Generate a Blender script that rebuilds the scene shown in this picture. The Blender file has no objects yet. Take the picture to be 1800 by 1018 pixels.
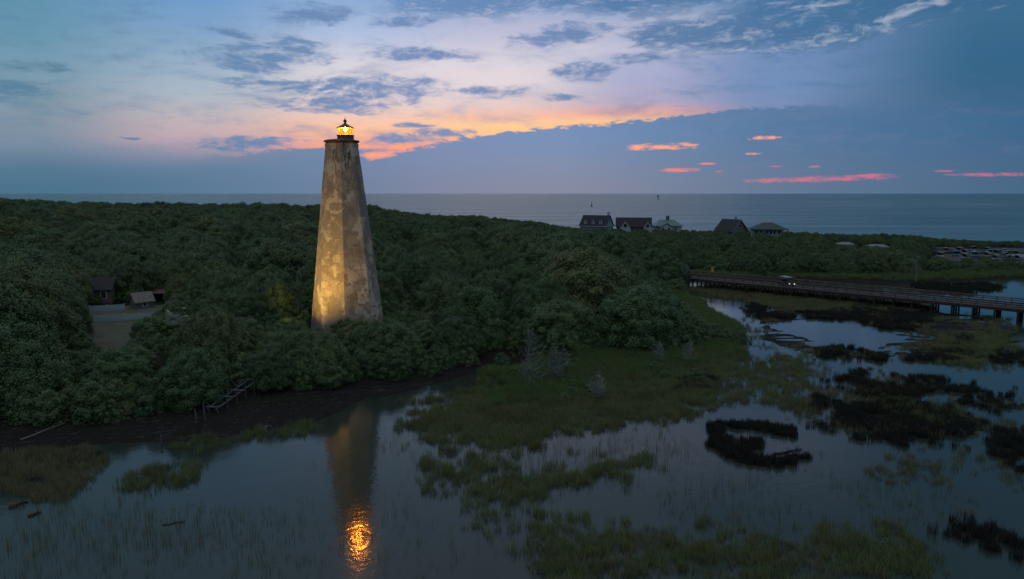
import bpy, bmesh, math, random
import numpy as np
from mathutils import Vector, Matrix
R = math.radians
random.seed(7)
rng = np.random.default_rng(11)
sc = bpy.context.scene
COL = sc.collection

# ------------------------------------------------------------------ camera
CZ = 24.4                      # drone height above the marsh water
TH = R(8.02)                   # looking slightly down
FPX = 1200.0                   # focal length in photo pixels (1800 wide)
cT, sT = math.cos(TH), math.sin(TH)
cam = bpy.data.cameras.new('camera')
cam.lens = 24.0; cam.sensor_width = 36.0; cam.clip_start = 0.5; cam.clip_end = 120000
camo = bpy.data.objects.new('camera', cam); COL.objects.link(camo)
camo.location = (0, 0, CZ); camo.rotation_euler = (math.pi/2 - TH, 0, 0)
sc.camera = camo

def ray(px, py):
    u = (px-900)/FPX; v = (509-py)/FPX
    return u, cT + v*sT, -sT + v*cT
def gp(px, py, z=0.0):         # where the sight line through a photo pixel meets height z
    d = ray(px, py); t = (z-CZ)/d[2]
    return (d[0]*t, d[1]*t)
def at(px, py, Y):
    d = ray(px, py); t = Y/d[1]
    return Vector((d[0]*t, Y, CZ + d[2]*t))
def proj(x, y, z):
    dep = y*cT + (CZ-z)*sT; up = (z-CZ)*cT + y*sT
    return 900 + FPX*x/dep, 509 - FPX*up/dep
def azel(px, py):
    d = ray(px, py)
    return math.atan2(d[0], d[1]), math.atan2(d[2], math.hypot(d[0], d[1]))

def s2l(c):
    c = c/255.0
    return c/12.92 if c <= 0.04045 else ((c+0.055)/1.055)**2.4
def S(r, g, b): return (s2l(r), s2l(g), s2l(b), 1.0)

# ------------------------------------------------------------------ world: dusk sky with clouds
world = bpy.data.worlds.new('World'); sc.world = world; world.use_nodes = True
wt = world.node_tree; wt.nodes.clear()
class X:
    """little expression wrapper over Math nodes"""
    def __init__(s, k): s.k = k
    def _m(s, op, *a, clamp=False):
        n = wt.nodes.new('ShaderNodeMath'); n.operation = op; n.use_clamp = clamp
        for i, v in enumerate((s,)+a):
            if isinstance(v, X): wt.links.new(v.k, n.inputs[i])
            else: n.inputs[i].default_value = float(v)
        return X(n.outputs[0])
    def __add__(s, o): return s._m('ADD', o)
    def __radd__(s, o): return s._m('ADD', o)
    def __sub__(s, o): return s._m('SUBTRACT', o)
    def __mul__(s, o): return s._m('MULTIPLY', o)
    def __rmul__(s, o): return s._m('MULTIPLY', o)
    def max(s, o): return s._m('MAXIMUM', o)
    def min(s, o): return s._m('MINIMUM', o)
    def inv(s): return (s*-1.0)+1.0
    def step(s, a, b):
        n = wt.nodes.new('ShaderNodeMapRange'); n.interpolation_type = 'SMOOTHSTEP'
        wt.links.new(s.k, n.inputs[0]); n.inputs[1].default_value = a; n.inputs[2].default_value = b
        n.inputs[3].default_value = 0; n.inputs[4].default_value = 1
        return X(n.outputs[0])
tc = wt.nodes.new('ShaderNodeTexCoord')
sep = wt.nodes.new('ShaderNodeSeparateXYZ'); wt.links.new(tc.outputs['Generated'], sep.inputs[0])
DX, DY, DZ = (X(sep.outputs[i]) for i in range(3))
AZ = DX._m('ARCTAN2', DY)
EL = DZ._m('ARCSINE')
def vec(a, b, c=0.0):
    n = wt.nodes.new('ShaderNodeCombineXYZ')
    for i, v in enumerate((a, b, c)):
        if isinstance(v, X): wt.links.new(v.k, n.inputs[i])
        else: n.inputs[i].default_value = v
    return n.outputs[0]
def wnoise(a, b, c=0.0, detail=6, rough=0.6, dist=0.0):
    n = wt.nodes.new('ShaderNodeTexNoise'); n.inputs['Scale'].default_value = 1.0
    n.inputs['Detail'].default_value = detail; n.inputs['Roughness'].default_value = rough
    n.inputs['Distortion'].default_value = dist
    wt.links.new(vec(a, b, c), n.inputs['Vector']); return X(n.outputs['Fac'])
def wramp(fac, stops):
    n = wt.nodes.new('ShaderNodeValToRGB'); wt.links.new(fac.k, n.inputs[0])
    e = n.color_ramp.elements
    while len(e) < len(stops): e.new(0.5)
    for el_, (p, c) in zip(e, sorted(stops, key=lambda s_: s_[0])): el_.position = p; el_.color = c
    return n.outputs[0]
def wmix(fac, a, b):
    n = wt.nodes.new('ShaderNodeMix'); n.data_type = 'RGBA'
    if isinstance(fac, X): wt.links.new(fac.k, n.inputs[0])
    else: n.inputs[0].default_value = fac
    for v, i in ((a, 6), (b, 7)):
        if isinstance(v, tuple): n.inputs[i].default_value = v
        else: wt.links.new(v, n.inputs[i])
    return n.outputs[2]
EMAX = 1.2
ELF = EL*(1/EMAX)
def column(px, ys, up, mid=None):
    st = []
    for y, c in ys:
        a, e = azel(px, y); st.append((max(0, min(1, e/EMAX)), S(*c)))
    if mid: st.append((0.33/EMAX, S(*mid)))
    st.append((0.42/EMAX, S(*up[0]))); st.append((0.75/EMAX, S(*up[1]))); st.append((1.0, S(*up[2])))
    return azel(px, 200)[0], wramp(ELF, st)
cols = [
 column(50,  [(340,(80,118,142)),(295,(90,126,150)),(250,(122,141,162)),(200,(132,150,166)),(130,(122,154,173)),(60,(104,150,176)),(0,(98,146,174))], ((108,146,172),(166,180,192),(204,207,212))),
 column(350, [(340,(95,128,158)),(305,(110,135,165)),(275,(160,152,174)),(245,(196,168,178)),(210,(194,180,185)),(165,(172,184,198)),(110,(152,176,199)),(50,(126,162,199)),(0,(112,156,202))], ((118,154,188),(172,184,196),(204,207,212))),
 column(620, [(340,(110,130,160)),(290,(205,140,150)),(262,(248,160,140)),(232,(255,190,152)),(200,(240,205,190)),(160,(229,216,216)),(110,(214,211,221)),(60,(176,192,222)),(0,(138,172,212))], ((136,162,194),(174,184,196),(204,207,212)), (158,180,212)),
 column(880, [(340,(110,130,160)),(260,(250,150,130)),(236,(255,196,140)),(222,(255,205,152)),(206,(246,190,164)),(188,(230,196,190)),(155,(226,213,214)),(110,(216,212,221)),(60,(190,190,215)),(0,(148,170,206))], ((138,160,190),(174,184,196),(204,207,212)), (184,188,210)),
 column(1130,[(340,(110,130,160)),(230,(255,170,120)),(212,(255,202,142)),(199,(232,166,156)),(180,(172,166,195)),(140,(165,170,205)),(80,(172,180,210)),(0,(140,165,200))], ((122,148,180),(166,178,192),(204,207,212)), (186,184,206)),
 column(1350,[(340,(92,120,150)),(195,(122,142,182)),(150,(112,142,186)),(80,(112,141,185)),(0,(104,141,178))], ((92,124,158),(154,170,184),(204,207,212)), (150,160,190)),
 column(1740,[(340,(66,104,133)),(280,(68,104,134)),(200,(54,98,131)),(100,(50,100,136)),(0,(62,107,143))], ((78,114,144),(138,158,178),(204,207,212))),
]
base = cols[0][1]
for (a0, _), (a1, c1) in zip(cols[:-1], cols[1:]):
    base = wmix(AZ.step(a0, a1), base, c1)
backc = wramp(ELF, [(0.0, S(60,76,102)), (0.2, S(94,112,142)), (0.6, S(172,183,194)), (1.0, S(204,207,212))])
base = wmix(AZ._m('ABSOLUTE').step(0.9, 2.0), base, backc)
# warped, sideways-stretched cloud noise
wx = wnoise(AZ*5, EL*14, 3.1, 3) - 0.5
wy = wnoise(AZ*6, EL*16, 9.7, 3) - 0.5
A2 = AZ + wx*0.10; E2 = EL + wy*0.03
A3 = AZ + wx*0.03; E3 = EL + wy*0.004
n_big = wnoise(A2*9, E2*34, 1.0, 5, 0.55)
n_mid = wnoise(A2*26, E2*90, 2.0, 7, 0.62)
n_fine = wnoise(A2*60, E2*150, 5.0, 6, 0.65)
def blob(cx, cy, rx, ry, tilt=0.0, warp=1.0):
    a, e = azel(cx, cy); a0 = azel(cx-rx, cy)[0]; a1 = azel(cx+rx, cy)[0]; e0 = azel(cx, cy+ry)[1]; e1 = azel(cx, cy-ry)[1]
    ra, re = (a1-a0)/2, (e1-e0)/2
    AA, EE = (A2, E2) if warp else (A3, E3)
    da = (AA-a)*(1/ra); de = ((EE-e) - (AA-a)*(tilt*re/ra*1.0))*(1/re)
    return (da*da + de*de)*-1.0 + 1.0
def blobs(lst, warp=1.0):
    m = None
    for b in lst:
        g = blob(*b, warp=warp); m = g if m is None else m.max(g)
    return m.max(-1.5)
# faint wisps everywhere
wisp = (n_big*0.6 + n_mid*0.4).step(0.44, 0.74) * EL.step(0.02, 0.09) * 0.55
cloudcol = wramp(AZ*0.7+0.5, [(0.1, S(88,128,155)), (0.28, S(104,136,178)), (0.45, S(112,138,186)), (0.6, S(96,130,175)), (0.9, S(52,102,138))])
sky = wmix(wisp, base, cloudcol)
# thin veil of lit pale cloud in the middle
pale = blobs([(820,140,330,85,0.0), (1150,60,330,60,0)])
sky = wmix((pale*0.55 + n_mid - 0.5).step(0.15, 0.75)*0.5, sky, S(228,214,222))
# discrete dusky clouds
dusk = blobs([(470,96,112,20,0.35), (515,82,50,22,0), (425,112,70,14,0), (470,146,100,12,0.1), (545,28,62,18,0.2), (425,58,50,9,0),
              (640,158,130,22,0), (580,186,100,15,0.1), (740,97,88,13,-0.1), (1025,121,60,17,0), (860,161,55,9,0.3), (985,168,28,6,0),
              (60,112,62,11,0.3), (25,157,72,20,0), (445,255,95,11,0.2), (780,233,56,7,0.3), (735,223,40,5,0), (700,247,80,12,0.4), (650,262,40,12,0),
              (1130,100,60,10,0), (210,243,12,2.5,0), (980,60,85,16,0.5), (720,40,60,9,0.4)])
dm = (dusk*0.75 + (n_mid-0.5)*3.6 + (n_fine-0.5)*2.2)
halo = (dusk*0.5 + (n_big-0.5)*2.0 + (n_mid-0.5)*2.6).step(-0.9, 0.7)*0.38
sky = wmix(halo, sky, wmix(0.45, cloudcol, sky))
sky = wmix(dm.step(-0.45, 1.0)*(n_mid*1.1+0.36).min(0.95), sky, cloudcol)
# the cloud deck high on the right, dark with bright torn rims
deck = blobs([(1150,-40,480,75,0.0), (1420,30,300,62,0.1), (820,-8,150,42,0.2), (1250,55,170,34,0), (1720,-90,420,80,0)])
dk = deck*0.9 + (n_mid-0.5)*2.4 + (n_big-0.5)*1.2 + (n_fine-0.5)*0.4
deckcol = wmix((n_mid*0.85+n_fine*0.15).step(0.48, 0.70)*0.75, wramp(AZ*0.7+0.5, [(0.4, S(98,138,185)), (0.62, S(74,118,165)), (0.95, S(48,98,134))]), wramp(AZ*0.7+0.5, [(0.4, S(205,205,222)), (0.7, S(158,172,198)), (0.82, S(150,166,190)), (0.97, S(70,115,145))]))
sky = wmix(dk.step(-0.15, 0.6)*0.9, sky, deckcol)
rim = blobs([(1490,60,90,13,1.2), (1585,30,40,24,1.2), (1555,40,50,14,0.5), (1215,32,40,12,0), (1335,60,34,9,0), (1390,82,120,9,0.8), (1470,5,80,8,0), (1640,5,60,10,0.5), (1270,90,60,7,0)], 0)
sky = wmix((rim*0.5 + (n_fine-0.5)*3.6 + (n_mid-0.5)*3.6).step(-0.1, 1.2)*0.5, sky, S(182,190,208))
# the low bank whose top edge climbs to the right
def edge_curve(pts):
    st = []
    for x, y in pts:
        a, e = azel(x, y); v = e/0.25; st.append((a*0.7+0.5, (v, v, v, 1)))
    return st
er = wt.nodes.new('ShaderNodeSeparateColor')
wt.links.new(wramp(AZ*0.7+0.5, edge_curve([(-250,300),(120,292),(300,283),(430,268),(600,250),(650,281),(720,262),(800,244),(900,229),(1050,217),(1180,206),(1300,190),(1500,183),(1750,178),(2100,170)])), er.inputs[0])
edge = X(er.outputs[0])*0.25
soft = AZ.step(-0.22, -0.45).inv()*0 + 1.0
dE = edge - EL + (n_fine-0.5)*0.022 + (n_mid-0.5)*0.016
bank_sharp = dE.step(-0.0015, 0.0035)
bank_soft = (edge-EL).step(-0.035, 0.03)
sharpw = AZ.step(-0.46, -0.26) * AZ.step(0.34, 0.48).inv()
bm_ = bank_sharp*sharpw + bank_soft*sharpw.inv()
bk_hi = wramp(AZ*0.7+0.5, [(0.1, S(84,121,148)), (0.3, S(108,136,172)), (0.42, S(114,139,182)), (0.55, S(104,139,184)), (0.74, S(82,120,160)), (0.95, S(56,101,140))])
bk_lo = wramp(AZ*0.7+0.5, [(0.1, S(74,114,140)), (0.3, S(98,127,158)), (0.42, S(114,131,162)), (0.55, S(108,130,160)), (0.74, S(92,119,150)), (0.95, S(68,102,134))])
bank = wmix(EL.step(0.0, 0.09), bk_lo, bk_hi)
bank = wmix((n_big*0.5+n_mid*0.5).step(0.45, 0.75)*0.16*EL.step(0.01, 0.05), bank, S(150,140,172))
sky = wmix(bm_, sky, bank)
# torn glowing slits in the bank
slit_o = blobs([(1158,259,60,7.5,0.1), (1205,254,24,4,0), (1345,243,32,4.5,0.1), (1318,271,19,3,0), (700,256,42,6,0.3), (668,273,34,7,0), (650,258,40,7,0.1), (560,258,50,5,0.7)], 0)
sky = wmix((slit_o*0.6 + (n_fine-0.5)*2.0 + (n_mid-0.5)*1.6).step(0.0, 0.75)*0.95, sky, S(255,166,132))
slit_r = blobs([(1195,299,40,4.5,0.1), (1240,288,20,2.5,0), (1360,293,16,2,0), (1428,293,13,2,0), (1440,315,160,6.5,0.5), (1520,309,60,3.5,0.4), (1735,307,90,4.5,0), (1660,301,24,3,0), (1262,302,12,2.5,0)], 0)
sky = wmix((slit_r*0.6 + (n_fine-0.5)*1.5 + (n_mid-0.5)*1.4).step(0.0, 0.95)*0.85, sky, wmix(AZ.step(0.26, 0.38), S(255,132,118), S(222,112,140)))
# clear-sky component
nish = wt.nodes.new('ShaderNodeTexSky'); nish.sky_type = 'NISHITA'; nish.sun_disc = False
SUN_AZ, SUN_EL = R(4.0), R(3.0)
nish.sun_elevation = SUN_EL; nish.sun_rotation = SUN_AZ; nish.air_density = 1.0; nish.dust_density = 1.0; nish.ozone_density = 2.0
bgn = wt.nodes.new('ShaderNodeBackground'); wt.links.new(nish.outputs[0], bgn.inputs[0]); bgn.inputs[1].default_value = 0.002
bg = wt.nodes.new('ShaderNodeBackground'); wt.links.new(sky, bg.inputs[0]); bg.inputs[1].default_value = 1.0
addw = wt.nodes.new('ShaderNodeAddShader'); wt.links.new(bg.outputs[0], addw.inputs[0]); wt.links.new(bgn.outputs[0], addw.inputs[1])
wo = wt.nodes.new('ShaderNodeOutputWorld'); wt.links.new(addw.outputs[0], wo.inputs[0])
world.cycles.sampling_method = 'MANUAL'; world.cycles.sample_map_resolution = 512

# ------------------------------------------------------------------ sun (veiled by the bank), exposure
sl = bpy.data.lights.new('sun', 'SUN'); sl.energy = 0.04; sl.angle = R(30); sl.color = (1.0, 0.72, 0.55)
so = bpy.data.objects.new('sun', sl); COL.objects.link(so)
sdir = Vector((math.sin(SUN_AZ)*math.cos(SUN_EL), math.cos(SUN_AZ)*math.cos(SUN_EL), math.sin(SUN_EL)))
so.rotation_euler = sdir.to_track_quat('Z', 'Y').to_euler()
sc.view_settings.view_transform = 'Standard'; sc.view_settings.look = 'None'
sc.view_settings.exposure = 0.0; sc.view_settings.gamma = 1.0; sc.view_settings.use_curve_mapping = False
sc.render.engine = 'CYCLES'
sc.cycles.max_bounces = 4; sc.cycles.diffuse_bounces = 1; sc.cycles.glossy_bounces = 2; sc.cycles.transparent_max_bounces = 12
sc.cycles.caustics_reflective = False; sc.cycles.caustics_refractive = False
sc.cycles.use_denoising = True

# ------------------------------------------------------------------ helpers
def tag(o, label=None, cat=None, group=None, kind=None):
    for k, v in (('label', label), ('category', cat), ('group', group), ('kind', kind)):
        if v: o[k] = v
    return o
def empty(name, loc, rz=0.0, label=None, cat=None, group=None):
    o = bpy.data.objects.new(name, None); COL.objects.link(o)
    o.location = loc; o.rotation_euler = (0, 0, rz); o.empty_display_size = 0.2
    return tag(o, label, cat, group)
class MB:
    def __init__(s): s.v = []; s.f = []
    def add(s, vs, fs, M=None):
        n = len(s.v)
        s.v += [tuple(M @ Vector(p)) if M else tuple(p) for p in vs]
        s.f += [tuple(i+n for i in f) for f in fs]; return s
    def box(s, x0, y0, z0, x1, y1, z1, M=None):
        return s.add([(x0,y0,z0),(x1,y0,z0),(x1,y1,z0),(x0,y1,z0),(x0,y0,z1),(x1,y0,z1),(x1,y1,z1),(x0,y1,z1)],
                     [(0,3,2,1),(4,5,6,7),(0,1,5,4),(1,2,6,5),(2,3,7,6),(3,0,4,7)], M)
    def tube(s, pts, rads, n=6, cap=True):
        base = len(s.v); up = Vector((0,0,1))
        pts = [Vector(p) for p in pts]
        for i, p in enumerate(pts):
            d = (pts[min(i+1, len(pts)-1)] - pts[max(i-1, 0)]).normalized()
            a = d.cross(up if abs(d.z) < 0.9 else Vector((1,0,0))).normalized(); b = d.cross(a)
            for k in range(n):
                t = 2*math.pi*k/n
                s.v.append(tuple(p + (a*math.cos(t) + b*math.sin(t))*rads[i]))
        for i in range(len(pts)-1):
            for k in range(n):
                s.f.append((base+i*n+k, base+i*n+(k+1)%n, base+(i+1)*n+(k+1)%n, base+(i+1)*n+k))
        if cap:
            s.f.append(tuple(base+k for k in range(n))[::-1]); s.f.append(tuple(base+(len(pts)-1)*n+k for k in range(n)))
        return s
    def lathe(s, prof, n=24, ox=0, oy=0, ph=0.0):
        base = len(s.v)
        for r, z in prof:
            for k in range(n):
                t = ph + 2*math.pi*k/n; s.v.append((ox+r*math.cos(t), oy+r*math.sin(t), z))
        for i in range(len(prof)-1):
            for k in range(n):
                s.f.append((base+i*n+k, base+i*n+(k+1)%n, base+(i+1)*n+(k+1)%n, base+(i+1)*n+k))
        s.f.append(tuple(base+k for k in range(n))[::-1]); s.f.append(tuple(base+(len(prof)-1)*n+k for k in range(n)))
        return s
    def mesh(s, name, mat, smooth=False):
        m = bpy.data.meshes.new(name); m.from_pydata(s.v, [], s.f); m.update()
        if mat: m.materials.append(mat)
        if smooth: m.polygons.foreach_set('use_smooth', [True]*len(m.polygons))
        return m
    def build(s, name, mat, parent=None, smooth=False):
        o = bpy.data.objects.new(name, s.mesh(name, mat, smooth)); COL.objects.link(o)
        if parent: o.parent = parent
        return o
def inst(name, mesh, parent=None, loc=(0,0,0), rot=(0,0,0), scl=(1,1,1)):
    o = bpy.data.objects.new(name, mesh); COL.objects.link(o)
    if parent: o.parent = parent
    o.location = loc; o.rotation_euler = rot; o.scale = scl; return o
# ---- materials
MATS = {}
def nmat(name):
    m = bpy.data.materials.new(name); m.use_nodes = True; MATS[name] = m
    nt = m.node_tree; b = nt.nodes['Principled BSDF']; return m, nt, b
def simple(name, col, rough=0.7, var=0.25, scale=3.0, bump=0.0, metal=0.0, coords='Object', stretch=(1,1,1)):
    m, nt, b = nmat(name)
    t = nt.nodes.new('ShaderNodeTexCoord'); mp = nt.nodes.new('ShaderNodeMapping'); mp.inputs['Scale'].default_value = stretch
    nt.links.new(t.outputs[coords], mp.inputs[0])
    n = nt.nodes.new('ShaderNodeTexNoise'); n.inputs['Scale'].default_value = scale; n.inputs['Detail'].default_value = 6
    nt.links.new(mp.outputs[0], n.inputs['Vector'])
    r = nt.nodes.new('ShaderNodeValToRGB'); e = r.color_ramp.elements
    e[0].position = 0.3; e[1].position = 0.7
    e[0].color = tuple(c*(1-var) for c in col)+(1,); e[1].color = tuple(min(1, c*(1+var)) for c in col)+(1,)
    nt.links.new(n.outputs['Fac'], r.inputs[0]); nt.links.new(r.outputs[0], b.inputs['Base Color'])
    b.inputs['Roughness'].default_value = rough; b.inputs['Metallic'].default_value = metal
    if bump:
        bp = nt.nodes.new('ShaderNodeBump'); bp.inputs['Strength'].default_value = bump; bp.inputs['Distance'].default_value = 0.05
        nt.links.new(n.outputs['Fac'], bp.inputs['Height']); nt.links.new(bp.outputs[0], b.inputs['Normal'])
    return m
def emit(name, col, strength):
    m, nt, b = nmat(name); b.inputs['Base Color'].default_value = (0.02,0.02,0.02,1)
    b.inputs['Emission Color'].default_value = col+(1,); b.inputs['Emission Strength'].default_value = strength; return m
class N:   # node shorthand for material trees
    def __init__(s, nt): s.nt = nt
    def new(s, t, **kw):
        n = s.nt.nodes.new(t)
        for k, v in kw.items(): setattr(n, k, v)
        return n
    def link(s, a, b): s.nt.links.new(a, b)
    def noise(s, vec, scale, detail=5, rough=0.55, dist=0.0):
        n = s.new('ShaderNodeTexNoise'); n.inputs['Scale'].default_value = scale; n.inputs['Detail'].default_value = detail
        n.inputs['Roughness'].default_value = rough; n.inputs['Distortion'].default_value = dist
        s.link(vec, n.inputs['Vector']); return n.outputs['Fac']
    def mapping(s, vec, scale=(1,1,1), loc=(0,0,0)):
        n = s.new('ShaderNodeMapping'); n.inputs['Scale'].default_value = scale; n.inputs['Location'].default_value = loc
        s.link(vec, n.inputs[0]); return n.outputs[0]
    def rng(s, f, a, b, c=0.0, d=1.0):
        n = s.new('ShaderNodeMapRange'); n.interpolation_type = 'SMOOTHSTEP'; s.link(f, n.inputs[0])
        for i, v in enumerate((a, b, c, d)): n.inputs[i+1].default_value = v
        return n.outputs[0]
    def mix(s, f, a, b):
        n = s.new('ShaderNodeMix'); n.data_type = 'RGBA'
        for v, i in ((f, 0), (a, 6), (b, 7)):
            if isinstance(v, (int, float, tuple)): n.inputs[i].default_value = v
            else: s.link(v, n.inputs[i])
        return n.outputs[2]
    def math(s, op, a, b=0.0):
        n = s.new('ShaderNodeMath', operation=op)
        for v, i in ((a, 0), (b, 1)):
            if isinstance(v, (int, float)): n.inputs[i].default_value = v
            else: s.link(v, n.inputs[i])
        return n.outputs[0]
    def bump(s, h, strength, dist):
        n = s.new('ShaderNodeBump'); n.inputs['Strength'].default_value = strength; n.inputs['Distance'].default_value = dist
        s.link(h, n.inputs['Height']); return n.outputs[0]

# ------------------------------------------------------------------ plane geometry tools
def poly_sd(px, py, poly):
    """signed distance (positive inside) of arrays px, py to a polygon"""
    P = np.array(poly, float); n = len(P); ins = np.zeros(px.shape, bool); d2 = np.full(px.shape, 1e18)
    for i in range(n):
        ax, ay = P[i]; bx, by = P[(i+1) % n]
        ex, ey = bx-ax, by-ay; wx_, wy_ = px-ax, py-ay
        t = np.clip((wx_*ex + wy_*ey)/(ex*ex+ey*ey+1e-12), 0, 1)
        d2 = np.minimum(d2, (wx_-ex*t)**2 + (wy_-ey*t)**2)
        c = ((ay > py) != (by > py)) & (px < (bx-ax)*(py-ay)/((by-ay) if by != ay else 1e-9) + ax)
        ins ^= c
    return np.where(ins, 1, -1)*np.sqrt(d2)
def sm(t): t = np.clip(t, 0, 1); return t*t*(3-2*t)
_perm = np.random.default_rng(5).random((256, 256))
def vnoise(x, y):
    xi = np.floor(x).astype(int); yi = np.floor(y).astype(int); fx = x-xi; fy = y-yi
    fx = fx*fx*(3-2*fx); fy = fy*fy*(3-2*fy)
    a = _perm[xi & 255, yi & 255]; b = _perm[(xi+1) & 255, yi & 255]; c = _perm[xi & 255, (yi+1) & 255]; d = _perm[(xi+1) & 255, (yi+1) & 255]
    return (a*(1-fx)+b*fx)*(1-fy) + (c*(1-fx)+d*fx)*fy
def fbm(x, y, sc_, o=4):
    v = 0; a = 0.5; f = sc_; tot = 0
    for i in range(o): v = v + a*vnoise(x*f+17.3*i, y*f+5.1*i); tot += a; a *= 0.5; f *= 2.03
    return v/tot
G = lambda pts: [gp(*p) for p in pts]

# ------------------------------------------------------------------ land outline (world metres)
COAST = [(700,150),(420,255),(300,325),(260,350),(154,412),(50,492),(-100,612),(-250,705),(-500,805),(-900,860)]
BANK = [(-330,815),(0,800),(180,793),(300,783),(450,762),(570,742),(640,714),(720,690),(800,668),(880,655),(960,655),(1080,650),(1180,640),(1260,625),(1305,605),(1308,585),(1275,558),(1235,535),(1205,512),(1190,500),(1240,494),(1330,494),(1450,499),(1560,503),(1640,500),(1720,493),(1850,492),(2100,492),(2600,470)]
LAND = [gp(*p) for p in BANK] + COAST + [(-900,40)]
MEADOWS = [G(p) for p in (
  [(880,655),(960,640),(1150,630),(1290,612),(1306,630),(1270,655),(1230,680),(1150,700),(1060,715),(980,715),(910,700)],
  [(1190,505),(1300,502),(1450,512),(1600,528),(1640,545),(1500,552),(1360,540),(1300,520),(1230,515)],
  [(0,795),(150,792),(180,806),(150,840),(100,866),(0,850)],
  [(1500,700),(1600,705),(1680,720),(1600,740),(1480,740)],
)]
MUD = [G(p) for p in (
  [(1320,560),(1450,552),(1640,545),(1760,560),(1800,600),(1780,640),(1600,632),(1500,640),(1400,625),(1330,600)],
  [(1480,745),(1600,738),(1740,745),(1800,760),(1700,775),(1560,770)],
)]
POOL = [G(p) for p in (
  [(1350,570),(1430,562),(1500,566),(1560,585),(1600,598),(1540,612),(1440,606),(1380,588)],
  [(1440,648),(1500,633),(1620,640),(1800,662),(1800,690),(1700,680),(1600,664),(1500,655)],
)]
def height(x, y):
    x = np.asarray(x, float); y = np.asarray(y, float)
    wxx = x + (fbm(x, y, 0.12, 3)-0.5)*5; wyy = y + (fbm(x+90, y+40, 0.12, 3)-0.5)*5
    d = poly_sd(wxx, wyy, LAND)
    rt = sm((x-25)/25)*sm((y-150)/25)
    h = -0.5 + 0.55*sm((d+1.2)/2.4) + 0.55*sm(d/9) + 1.8*sm((d-4)/26)*(1-0.8*rt)
    left = sm((70-x)/140)*sm((y-165)/230)*sm((d-15)/130)
    h = h + 7.0*left + 0.8*sm((y-200)/60)*sm(d/25)*(1-left)*(1-rt)
    h = h + (fbm(x, y, 0.06, 4)-0.5)*1.2*sm((d-6)/15)*(1-0.7*rt)
    nz = fbm(x, y, 0.45, 4)
    for P in MEADOWS:
        m = poly_sd(wxx, wyy, P); h = np.maximum(h, -0.5 + 0.60*sm((m+1.5)/2.6) + (nz-0.5)*0.16*sm(m/2))
    md = np.full(x.shape, -99.0); pl = np.full(x.shape, -99.0)
    for P in MUD: md = np.maximum(md, poly_sd(wxx, wyy, P))
    for P in POOL: pl = np.maximum(pl, poly_sd(wxx, wyy, P))
    h = np.where(d < 0, np.maximum(h, (-0.5 + 0.50*sm((md+1)/3) + (fbm(x*0.5, y*1.6, 0.6, 4)-0.47)*0.34*sm(md/2))*1.0 - 0.4*sm((pl+0.6)/2)), h)
    far = sm((np.hypot(x, y-300)-900)/500)
    return h*(1-far) - 3.0*far*0 - 0.45*far + np.where(poly_sd(x, y, LAND) < 0, -2.5*sm((y - np.interp(x, [c[0] for c in COAST][::-1], [c[1] for c in COAST][::-1]))/40), 0)

def grid_lines(lo, hi, fine_lo, fine_hi, step):
    f = list(np.arange(fine_lo, fine_hi, step)); a = []; s_ = step; p = fine_hi
    while p < hi: a.append(p); s_ *= 1.22; p += min(s_, 160)
    b = []; s_ = step; p = fine_lo
    while p > lo: p -= min(s_, 160); s_ *= 1.22; b.append(p)
    return np.array(b[::-1] + f + a)
gx = grid_lines(-1600, 1600, -62, 112, 0.62); gy = grid_lines(-400, 1500, 34, 182, 0.62)
GX, GY = np.meshgrid(gx, gy)
GZ = height(GX, GY)
nx, ny = len(gx), len(gy)
gv = np.stack([GX.ravel(), GY.ravel(), GZ.ravel()], 1)
ii = np.arange(nx*ny).reshape(ny, nx)
gf = np.stack([ii[:-1,:-1].ravel(), ii[:-1,1:].ravel(), ii[1:,1:].ravel(), ii[1:,:-1].ravel()], 1)
def np_mesh(name, v, f, mat, smooth=True):
    m = bpy.data.meshes.new(name); k = f.shape[1]
    m.vertices.add(len(v)); m.vertices.foreach_set('co', v.astype(np.float32).ravel())
    m.loops.add(f.size); m.loops.foreach_set('vertex_index', f.astype(np.int32).ravel())
    m.polygons.add(len(f)); m.polygons.foreach_set('loop_start', np.arange(0, f.size, k, dtype=np.int32))
    m.update(calc_edges=True); m.validate()
    if smooth: m.polygons.foreach_set('use_smooth', np.ones(len(f), bool))
    if mat: m.materials.append(mat)
    return m
# ground material: dark marsh mud low, leaf litter and sand higher
mg, nt, b = nmat('ground_soil'); q = N(nt)
geo = q.new('ShaderNodeNewGeometry'); sx = q.new('ShaderNodeSeparateXYZ'); q.link(geo.outputs['Position'], sx.inputs[0])
n1 = q.noise(geo.outputs['Position'], 0.5, 8, 0.65); n2 = q.noise(geo.outputs['Position'], 4.0, 6, 0.7)
mudc = q.mix(n1, (0.006,0.0065,0.006,1), (0.018,0.018,0.016,1))
litter = q.mix(q.rng(n2, 0.35, 0.65), (0.006,0.006,0.005,1), (0.022,0.020,0.015,1))
colr = q.mix(q.rng(sx.outputs[2], 0.1, 1.0), mudc, litter)
q.link(colr, b.inputs['Base Color'])
b.inputs['Roughness'].default_value = 0.9; b.inputs['Specular IOR Level'].default_value = 0.08
q.link(q.bump(n2, 0.6, 0.08), b.inputs['Normal'])
o = bpy.data.objects.new('ground', np_mesh('ground', gv, gf, mg)); COL.objects.link(o); tag(o, kind='structure')
def hz(x, y): return float(height(np.array([x]), np.array([y]))[0])
def gpg(px, py):               # ... meets the modelled ground
    z = 2.0
    for _ in range(12): z = 0.5*z + 0.5*hz(*gp(px, py, z))
    return gp(px, py, z)

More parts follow.
